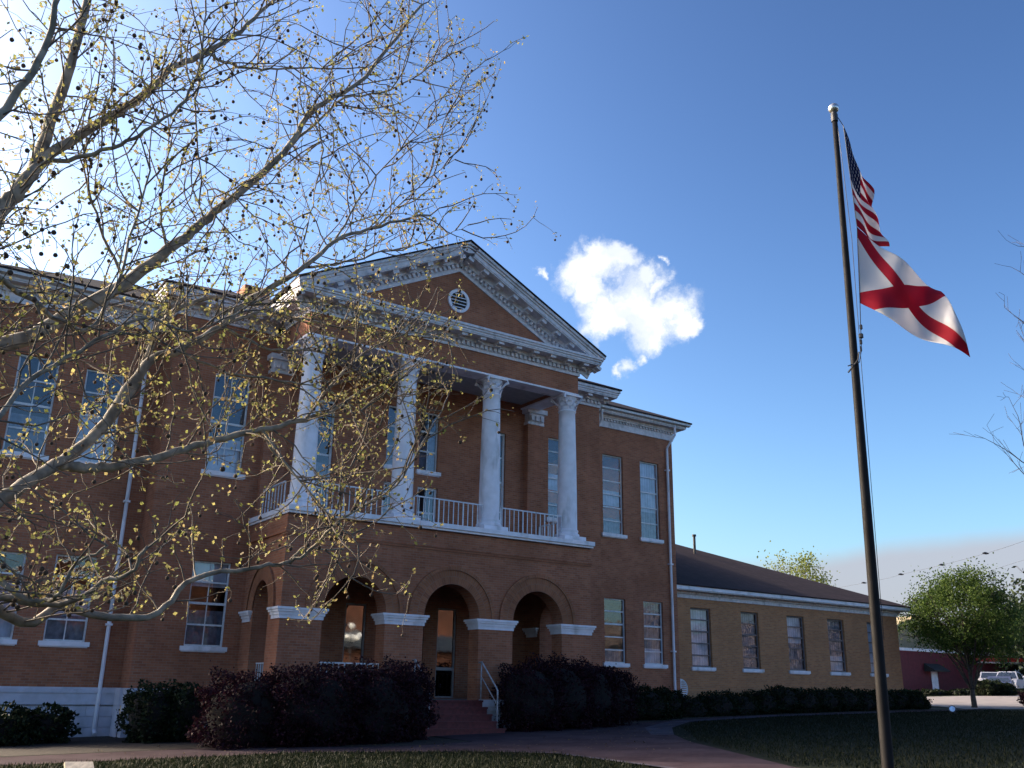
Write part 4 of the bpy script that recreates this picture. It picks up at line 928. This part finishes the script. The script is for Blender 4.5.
def crown_tree(name, label, base, h, rx, ry, zc, rz, mt, bark, n, leaf, nb=9, seed=1, trunk_r=.14, clump=.55, fork=.3, group=None, egg=0, cl=22, sp=2.0):
    R = random.Random(seed); root = thing(name, label, 'tree', base, group); base = Vector(base); w_ = MB()
    top_ = base+Vector((0,0,h)); fk = base+Vector((0,0,fork*h))
    w_.tube([base-Vector((0,0,.1)), base+Vector((.02,0,.12)), base.lerp(fk,.5), fk, fk.lerp(top_,.35), fk.lerp(top_,.75)], [trunk_r*1.5, trunk_r*1.1, trunk_r, trunk_r*.85, trunk_r*.45, trunk_r*.12], 12)
    cen = []
    for k in range(nb):
        a = 2*PI*k/nb*1.9+R.uniform(-.3,.3); u = R.uniform(.25,1); el = R.uniform(-.75,.95)
        ce = Vector((math.cos(a)*rx*math.sqrt(1-el*el)*.72, math.sin(a)*ry*math.sqrt(1-el*el)*.72, el*rz*.78))+base+Vector((0,0,zc))
        st_ = fk.lerp(top_, max(0,min(.6,(ce.z-fk.z)/h-.25))) ; md = st_.lerp(ce,.5)+Vector((0,0,-.1*h*R.random()*.5))
        c = catmull([st_, md, ce, ce+(ce-md)*.25], 4); w_.tube(c, [trunk_r*.4*(1-i/len(c))+.008 for i in range(len(c))], 6)
        cen.append(ce)
        for q in range(2):
            e_ = ce+Vector((R.gauss(0,rx*.3),R.gauss(0,ry*.3),R.gauss(0,rz*.25))); w_.tube([md.lerp(ce,.4), md.lerp(e_,.7), e_], [.03,.02,.006], 4); cen.append(e_)
    if egg:
        for k in range(6):
            a = 2*PI*k/6+.4; e_ = base+Vector((math.cos(a)*rx*.5, math.sin(a)*ry*.5, zc-rz*.45+.3*math.sin(k*2)))
            w_.tube(catmull([fk-Vector((0,0,.15)), fk.lerp(e_,.45)+Vector((0,0,.1)), e_], 4), [.065-.05*i/8 for i in range(9)], 6)
    w_.build('trunk', M[bark], root, smooth=True)
    # leaves in many small clumps spread over the crown's volume
    nc = int(n/cl); d = rnd_units(nc); rad = rng.uniform(.35,1.0,nc)**.55
    lump = 1+(.26 if egg else .17)*np.sin(d[:,0]*5+seed)*np.cos(d[:,2]*6+seed*2)+.13*np.sin(d[:,1]*9+d[:,2]*4+seed)
    CC = np.array(tuple(base))+np.array([0,0,zc])+d*np.array([rx,ry,rz])*(rad*lump)[:,None]
    sh_ = 1-egg*np.clip(d[:,2]*rad,0,1); CC[:,0] = base.x+(CC[:,0]-base.x)*sh_; CC[:,1] = base.y+(CC[:,1]-base.y)*sh_
    if clump < 1:                                             # pull clumps towards branch ends, leaving gaps
        ce_ = np.array([tuple(c) for c in cen]); dd_ = np.linalg.norm(CC[:,None]-ce_[None], axis=2); j = dd_.argmin(1); CC = CC*clump+ce_[j]*(1-clump)
    idx = rng.integers(0, nc, n); C = CC[idx]+rng.normal(0, leaf*sp, (n,3))*rng.uniform(.4,1.5,(n,1)); D = rnd_units(n)+np.array([0,0,-.3]); D /= np.linalg.norm(D,axis=1)[:,None]
    leaf_object('crown', cards(C, D, perp(D), rng.uniform(.6,1.3,n)*leaf, rng.uniform(.4,.8,n)*leaf), M[mt], root)
    return root
bx, by = 46.8, 27.5
crown_tree('pear_tree', 'full green leafy tree on the lawn beyond the end of the low wing', (bx, by, gz(bx)), 6.5, 2.95, 2.9, 4.45, 2.35, 'pear', 'bark2', 34000, .12, nb=20, seed=12, trunk_r=.12, clump=.8, fork=.14, egg=.42, cl=75, sp=2.1)
q = at(795, 566, 92)
crown_tree('rooftop_tree', 'pale yellow green tree top showing behind the low wing roof', (q.x, q.y, gz(q.x)), 11.2, 3.0, 2.6, 9.9, 2.5, 'ygreen', 'bark2', 2600, .26, nb=9, seed=9, clump=.8, fork=.5, cl=45, sp=1.8)
for i, (px, d, h_, r_, lb) in enumerate(((1030,118,9.5,6.5,'dark evergreen mass at the right edge behind the parked cars'),(1075,112,11,6,'dark evergreen tree beyond the right edge of the view'))):
    q = at(px, 690, d)
    crown_tree('evergreen_tree', lb, (q.x, q.y, gz(q.x)), h_, r_, r_, h_*.52, h_*.48, 'evergreen', 'bark2', 7000, .5, nb=9, seed=30+i, trunk_r=.3, clump=.9, fork=.2)
# bare tree whose twigs reach in at the right edge
def bare_tree():
    R = random.Random(5); b0 = Vector((18.2, 5.6, gz(18.2))); root = thing('bare_tree', 'leafless tree whose thin dark twigs reach in from the right edge', 'tree', b0); w_ = MB()
    w_.tube(catmull([b0, b0+Vector((.1,0,2)), b0+Vector((0,.2,4)), b0+Vector((.1,.1,6.5)), b0+Vector((0,0,9))], 4), [.2-.18*i/16 for i in range(17)], 10)
    def br(p, d, L, r, lv):
        pts = grow(p, d, L, .22/(1+lv*.3), .10, .01, R); w_.tube(pts, [max(.003, r*(1-.85*i/len(pts))) for i in range(len(pts))], 5 if lv < 2 else 3, cap=False)
        if lv < 3:
            for i in range(1, len(pts)):
                if R.random() < .62:
                    dd_ = (pts[i]-pts[i-1]).normalized(); br(pts[i], dd_+Vector((R.gauss(0,.6),R.gauss(0,.6),R.gauss(.1,.5))), L*R.uniform(.28,.48), r*.4, lv+1)
    tg = [(1040,475,17.5,(969,424)), (1045,470,17.5,(975,400)), (1050,370,17.5,(1000,318)), (1050,250,17.5,(1010,242)), (1050,420,17.5,(1006,350)), (1050,590,17.5,(1018,570)), (1050,545,17.5,(1020,548)), (1055,440,17.5,(1003,395)), (1045,495,17.5,(984,446)), (1045,340,17.5,(1010,300)), (1048,300,17.5,(1014,262))]
    for px, py, d, e_ in tg:
        s_ = at(px, py, d); e2 = at(e_[0], e_[1], d); dirn = e2-s_
        tz = b0+Vector((.05,.1,max(2.2, s_.z-b0.z-1.2)))
        w_.tube(catmull([tz, tz.lerp(s_,.5)+Vector((0,0,.1)), s_], 4), [.035-.024*i/8 for i in range(9)], 6)
        br(s_, dirn, dirn.length*.95, .011, 1)
    for k in range(12):
        a = R.uniform(-1.6,2.2); br(b0+Vector((0,0,R.uniform(3,8))), Vector((math.cos(a),math.sin(a),.6)), R.uniform(2,3.2), .05, 0)
    w_.build('branches_or_core', plain('dark_bare_bark', (.03,.024,.03), .9), root, fix=False)  # bark colour darkened so the twigs stay dark in the sun
bare_tree()

# ------------------------------------------------------------------ small things on the lawn
q = Vector((38.85, 23.81, gz(38.85)))
sp = thing('floodlight', 'small round lawn floodlight with shiny lens near the single leafy tree', 'floodlight', q)
dv_ = Vector((-.82,-.45,.35)).normalized(); b = MB(); c0 = q+Vector((0,0,.16))
b.tube([c0-dv_*.16, c0-dv_*.1, c0+dv_*.08, c0+dv_*.12], [.05,.11,.15,.15], 14); b.tube([q, q+Vector((0,0,.2))], .03, 8); b.box(q.x-.12,q.x+.12,q.y-.12,q.y+.12,q.z,q.z+.05); b.build('housing', M['dark'], sp)
b = MB(); b.tube([c0+dv_*.121, c0+dv_*.13], .115, 14); b.build('lens', plain('lens_glass', (.75,.8,.8), .08, .9), sp)
q = Vector((2.52, 12.3, gz(2.5)))
sg = thing('plaque', 'pale slanted plaque on a post at the bottom left edge', 'plaque', q)
b = MB(); b.tube([q, q+Vector((0,0,.5))], .04, 8); b.build('post', M['dark'], sg)
pa, pb_, pc_ = at(66,772,12.6), at(95,772,12.4), at(93,761.5,12.6); pd = pa+(pc_-pb_)*1.0
b = MB(); b.fbox(pa, pb_-pa, pd-pa, (0,.03,-.03)); b.build('panel', plain('pale_plaque_face', (.17,.145,.12), .5, var=.35, scale=18), sg)

# fallen leaves and bits of litter on the path and lawn edge
nl = 900; qx_ = rng.uniform(5, 30, nl); qy_ = np.interp(qx_, [5,12,14,20,30], [21.5,20.5,18,22,26.2])+rng.normal(0,1.3,nl)
Cc = np.stack([qx_, qy_, -1.6+.022*qx_+.03], 1); Dl = rnd_units(nl)*np.array([1,1,.2]); Dl /= np.linalg.norm(Dl,axis=1)[:,None]
S_ = np.cross(Dl, np.tile([0,0,1.], (nl,1))); S_ /= np.linalg.norm(S_,axis=1)[:,None]
lo_ = leaf_object('leaf_litter', cards(Cc, Dl, S_, rng.uniform(.04,.09,nl), rng.uniform(.03,.06,nl)), leafmat('dry_fallen_leaves', [(0,(.07,.045,.02)),(1,(.16,.11,.05))], .1), None); tag(lo_, 'brown fallen leaves scattered over the path', None, None, 'stuff')
# overhead wires with their little spacers, strung between two poles out of view
wr = thing('overhead_wire', 'thin overhead wires with small spacers crossing the sky at right', 'wire', (60, 30, gz(60)))
def wline(pix, d, r, name='cable'):
    P_ = [at(*p_, dd_) for p_, dd_ in zip(pix, d)]; b_ = MB(); b_.tube(catmull(P_, 3), r, 5); b_.build(name, M['dark'], wr); return P_
sag = wline([(700,613),(864,583),(901,574.5),(942,565),(985.6,553.5),(1024,541),(1120,505)], [120,100,92,84,76,69,55], .010)
for P_ in sag[1:5]:
    b = MB(); b.tube([P_-Vector((.28,-.1,0)), P_-Vector((.12,0,-.02)), P_+Vector((.12,0,.02)), P_+Vector((.28,-.1,0))], [.02,.09,.09,.02], 6); b.build('spacer', M['dark'], wr)
wline([(990,588.5),(1002,587),(1024,583.5),(1100,571)], [100,95,86,70], .025); wline([(940,616),(1000,600),(1024,594),(1100,572)], [100,90,85,70], .012); wline([(930,585),(985,572),(1024,560),(1100,540)], [100,90,85,70], .009)
for px, d in ((1130,52),(690,125)):
    q = at(px, 690, d); up_ = thing('utility_pole', 'wooden utility pole holding the overhead wires, hidden from view', 'utility pole', (q.x,q.y,gz(q.x)), 'utility poles'); 
    b = MB(); b.tube([(q.x,q.y,gz(q.x)-.2),(q.x,q.y,gz(q.x)+10.5)], [.16,.11], 8); b.build('pole', M['bark2'], up_); b = MB(); b.box(q.x-1,q.x+1,q.y-.06,q.y+.06,gz(q.x)+9.6,gz(q.x)+9.75); b.build('crossarm', M['bark2'], up_)

# ------------------------------------------------------------------ far building, canopy and cars
M['redwall'] = plain('dark_red_siding', (.10,.014,.022), .7, var=.15, scale=3)
q0 = Vector((84.0, 57.5, gz(86)))
rb = thing('red_building', 'low dark red building with tan gable roof and white door behind the leafy tree', 'building', q0)
zb = gz(86)-.3; RX0, RX1, RY0, RY1, RZ = 78.0, 103.0, 55.5, 75.0, 4.1
b = MB(); b.box(RX0, RX1, RY0, RY1, zb, RZ); b.build('wall', M['redwall'], rb)
b = MB(); b.prism([(RX0-.3,RZ),(RX1+.3,RZ),((RX0+RX1)/2,RZ+3.6)], 'Y', RY0+2.5, RY1+.3); b.build('roof', plain('tan_roof', (.30,.24,.15), .8, var=.12), rb)
b = MB(); b.box(RX0-.1, RX1+.1, RY0-.12, RY0, RZ-.12, RZ+.15); b.box(RX0-.12, RX0, RY0, RY1, RZ-.12, RZ+.15); b.build('fascia', M['metalwhite'], rb)
dx = ray(935,683); dx = dx*(RY0/dx.y); b = MB(); b.box(dx.x-.5, dx.x+.5, RY0-.06, RY0, gz(dx.x)+.05, gz(dx.x)+2.0); dd = b.build('door', M['white'], rb)
b = MB(); b.prism([(RY0-1.2,2.15),(RY0-1.2,2.25),(RY0-.05,2.9),(RY0-.05,2.15)], 'X', dx.x-1.6, dx.x+.9); b.build('awning', M['black'], rb)
M['carwhite'] = plain('white_car_paint', (.36,.36,.42), .25, var=.03, spec=.6); M['cardark'] = plain('dark_blue_car_paint', (.05,.06,.11), .25, var=.1, spec=.6); M['cargrey'] = plain('grey_car_paint', (.3,.31,.36), .25, var=.05, spec=.6)
M['tyre'] = plain('tyre_rubber', (.02,.02,.02), .8); M['rim'] = plain('wheel_rim', (.5,.5,.52), .3, .8); M['carglass'] = plain('dark_car_glass', (.03,.04,.06), .05, .0, spec=1.0); M['lamp'] = plain('headlight_lens', (.8,.8,.82), .1, .2); M['lampred'] = plain('tail_light_lens', (.4,.02,.02), .2)
def car(label, kind, paint, pos, rz):
    root = thing(kind, label, 'car' if kind != 'pickup_truck' else 'truck', (0,0,0)); W = .93
    if kind == 'suv':
        prof = [(-2.3,.38),(-2.35,.75),(-2.3,1.05),(-2.2,1.12),(-2.0,1.72),(-1.2,1.82),(.3,1.78),(1.05,1.15),(2.1,1.02),(2.35,.85),(2.38,.4),(1.95,.33),(1.8,.62),(1.2,.62),(1.05,.33),(-1.05,.33),(-1.2,.62),(-1.8,.62),(-1.95,.33)]
        gl = [[(-1.9,1.15),(-1.78,1.62),(-.6,1.68),(-.6,1.15)],[(-.5,1.15),(-.5,1.68),(.2,1.66),(.82,1.15)]]; ws = ((.36,1.74),(1.02,1.18))
    elif kind == 'sedan':
        prof = [(-2.3,.4),(-2.32,.85),(-1.6,1.0),(-1.0,1.38),(.2,1.40),(.95,.98),(2.1,.82),(2.3,.6),(2.28,.38),(1.85,.3),(1.7,.58),(1.15,.58),(1.0,.3),(-1.0,.3),(-1.15,.58),(-1.7,.58),(-1.85,.3)]
        gl = [[(-1.35,1.0),(-.95,1.3),(-.4,1.33),(-.4,.98)],[(-.32,.98),(-.32,1.33),(.15,1.32),(.75,.98)]]; ws = ((.25,1.38),(.92,1.0))
    else:
        prof = [(-2.8,.5),(-2.8,1.1),(-.75,1.12),(-.65,1.72),(.55,1.75),(1.1,1.18),(2.3,1.1),(2.55,.95),(2.58,.45),(2.15,.4),(2.0,.72),(1.35,.72),(1.2,.4),(-1.3,.4),(-1.45,.72),(-2.1,.72),(-2.25,.5)]
        gl = [[(-.55,1.2),(-.5,1.6),(.0,1.62),(.0,1.2)],[(.08,1.2),(.08,1.62),(.48,1.62),(.85,1.2)]]; ws = ((.6,1.72),(1.08,1.22))
    b = MB(); n = len(prof); rows = [(-W,1.0),(-W*.96,1),(W*.96,1),(W,1.0)]
    def yin(z): return W if z < 1.12 else W-.22*(z-1.12)/.6
    b.add([(x,-yin(z),z) for x,z in prof]+[(x,yin(z),z) for x,z in prof], [tuple(range(n)), tuple(reversed(range(n,2*n)))]+[(i,n+i,n+(i+1)%n,(i+1)%n) for i in range(n)])
    b.build('body', M[paint], root)
    for s_ in (-1,1):
        for g_ in gl:
            b = MB(); b.add([(x, s_*(yin(z)+.006), z) for x,z in g_], [(0,1,2,3)]); b.build('side_window', M['carglass'], root)
    (xa,za),(xb,zb_) = ws; b = MB(); b.add([(xa+.03,-.62,za-.03),(xa+.03,.62,za-.03),(xb+.02,.82,zb_+.01),(xb+.02,-.82,zb_+.01)], [(0,1,2,3)]); b.build('windscreen', M['carglass'], root)
    xf = max(x for x,z in prof)
    for s_ in (-1,1):
        b = MB(); b.box(xf-.12, xf+.015, s_*.72-.16, s_*.72+.16, .66, .84); b.build('headlight', M['lamp'], root)
        b = MB(); xm = min(x for x,z in prof); b.box(xm-.01, xm+.08, s_*.78-.1, s_*.78+.1, .75, 1.0); b.build('tail_light', M['lampred'], root)
    b = MB(); b.box(xf-.02, xf+.02, -.45, .45, .62, .8); b.build('grille', M['dark'], root)
    wx = [(prof[i][0]+prof[i+1][0])/2 for i in range(len(prof)-1) if abs(prof[i][1]-prof[i+1][1]) < .01 and .55 < prof[i][1] < .75 and abs(prof[i][0]-prof[i+1][0]) < .75]
    for x in wx:
        for s_ in (-1,1):
            b = MB(); b.lathe((x, s_*(W-.12), .33), [(.2,-.11),(.33,-.1),(.33,.1),(.2,.11)], 20, 'Y'); wh = b.build('wheel', M['tyre'], root)
            b = MB(); b.lathe((x, s_*(W-.11), .33), [(.2,-.113),(.06,-.09),(.06,.09),(.2,.113)], 12, 'Y'); b.build('rim', M['rim'], wh)
    root.location = (pos[0], pos[1], gz(pos[0])+.012); root.rotation_euler = (0,0,rz)
    return root
def gpos(px, d): q = at(px, 690, d); return (q.x, q.y)
car('white sport utility vehicle facing the lot, right of the leafy tree', 'suv', 'carwhite', gpos(1010, 96), math.radians(200))
car('silver grey sedan parked at the right edge', 'sedan', 'cargrey', gpos(1026, 101), math.radians(190))
car('pale pickup truck partly hidden behind the dark shrub', 'pickup_truck', 'carwhite', gpos(991, 101), math.radians(215))
car('dark blue sedan parked between tree trunk and white sport utility vehicle', 'sedan', 'cardark', gpos(1001, 90), math.radians(205))
# red edged canopy beyond the cars
qx = at(1012, 690, 112); cn = thing('fuel_canopy', 'flat white canopy with a red edge band behind the parked cars', 'canopy', (qx.x,qx.y,gz(qx.x)))
b = MB(); b.fbox((qx.x-4.5,qx.y+3.2,3.35),(11,-7,0),(2.5,4,0),(0,0,.35)); b.build('roof_band', plain('red_band', (.45,.03,.03), .5), cn)
b = MB(); b.fbox((qx.x-4.4,qx.y+3.3,3.2),(10.8,-6.9,0),(2.4,3.8,0),(0,0,.14)); b.build('soffit', M['white'], cn)
for k in (.1,.9):
    b = MB(); b.box(qx.x-4.5+11*k+1, qx.x-4.5+11*k+1.3, qx.y+3.2-7*k+1.6, qx.y+3.2-7*k+1.9, gz(qx.x)-.1, 3.25); b.build('post', M['white'], cn)
qx = at(992, 690, 125); wb = thing('white_building', 'small white building with flat roof behind the red edged canopy', 'building', (qx.x,qx.y,gz(qx.x)))
b = MB(); b.box(qx.x-2.2,qx.x+3.4,qx.y-2,qx.y+3,gz(qx.x)-.1,5.0); b.build('wall', M['metalwhite'], wb); b = MB(); b.box(qx.x-2.5,qx.x+3.7,qx.y-2.3,qx.y+3.3,5.0,5.35); b.build('roof', M['frame_grey'], wb)
b = MB(); b.box(qx.x-1.5,qx.x+2.6,qx.y-2.04,qx.y-2,3.6,4.5); b.build('window', M['carglass'], wb)
q = gpos(988, 84); shrub('green_shrub', 'rounded dark shrub in front of the parked cars', 'shrub', [((q[0],q[1],.50),(1.25,.9,.62)),((q[0]+1.2,q[1]-.6,.42),(.8,.7,.5))], 'shrub', 6000, .16)
q = gpos(930, 84); shrub('low_hedge', 'low dark hedge below the red building wall', 'hedge', [((q[0]+2.3*k-2,q[1]-1.1*k+1,gz(q[0]+2.3*k)+.05),(1.6,.7,.34)) for k in range(-2,6)], 'shrub', 9000, .2)
shrub('purple_shrub', 'small reddish shrub at the right edge of the lawn', 'shrub', [((50.0,26.2,-.1),(.55,.55,.42))], 'purple', 3000, .1)

# ------------------------------------------------------------------ across the street, seen only mirrored in the glass
sh = thing('brick_shop', 'sunlit orange brick shop across the street, mirrored in the porch glass', 'building', (30,-34,gz(30)))
b = MB(); b.box(10, 60, -46, -36, -1.6, 9.6); b.build('wall', plain('orange_brick_shop', (.075,.028,.016), .9, var=.35, scale=.8), sh)
b = MB()
for k in range(11): b.box(12+k*4.4, 14.6+k*4.4, -35.98, -35.9, .2 if k % 2 else -1.2, 2.0)
b.box(10.5, 59.5, -36.0, -35.0, 3.6, 5.2)
b.build('window', M['carglass'], sh); b = MB(); b.box(9.9,60.1,-36.2,-35.8,9.6,10.0); b.build('parapet', M['white_dim'], sh)
sh2 = thing('reflection_block', 'long grey block added across the street to darken reflections in the right hand windows', 'building', (100,-36,gz(100)))  # unseen block, added to keep the bright lawn out of the window reflections
b = MB(); b.box(62, 150, -48, -37, -1.0, 9.5); b.build('wall', plain('grey_reflection_block', (.16,.13,.13), .9, var=.4, scale=.5), sh2)
b = MB()
for k in range(17): b.box(64+k*5, 67.4+k*5, -36.98, -36.9, .8, 4.2); b.box(64.4+k*5, 66+k*5, -36.98, -36.9, 5.6, 7.8)
b.build('window', M['carglass'], sh2)
lp = thing('street_lamp', 'dark street lamp with a cluster of white globes, mirrored in the porch glass', 'street lamp', (30.6,-9,gz(30.6)))
b = MB(); b.tube([(30.6,-9,gz(30.6)),(30.6,-9,3.9)], [.09,.05], 10)
gl_ = []
for k in range(4): a = PI/4+k*PI/2; b.tube([(30.6,-9,2.9),(30.6+.3*math.cos(a),-9+.3*math.sin(a),2.75),(30.6+.55*math.cos(a),-9+.55*math.sin(a),3.1)], .025, 6); gl_.append((30.6+.55*math.cos(a),-9+.55*math.sin(a),3.32))
gl_.append((30.6,-9,4.1)); b.build('post', M['dark'], lp)
for g_ in gl_: b = MB(); b.lathe(g_, [(.24*math.sin(PI*k/10)+.001,-.24*math.cos(PI*k/10)) for k in range(11)], 16); b.build('globe', plain('opal_globe', (.8,.8,.76), .4), lp, smooth=True)
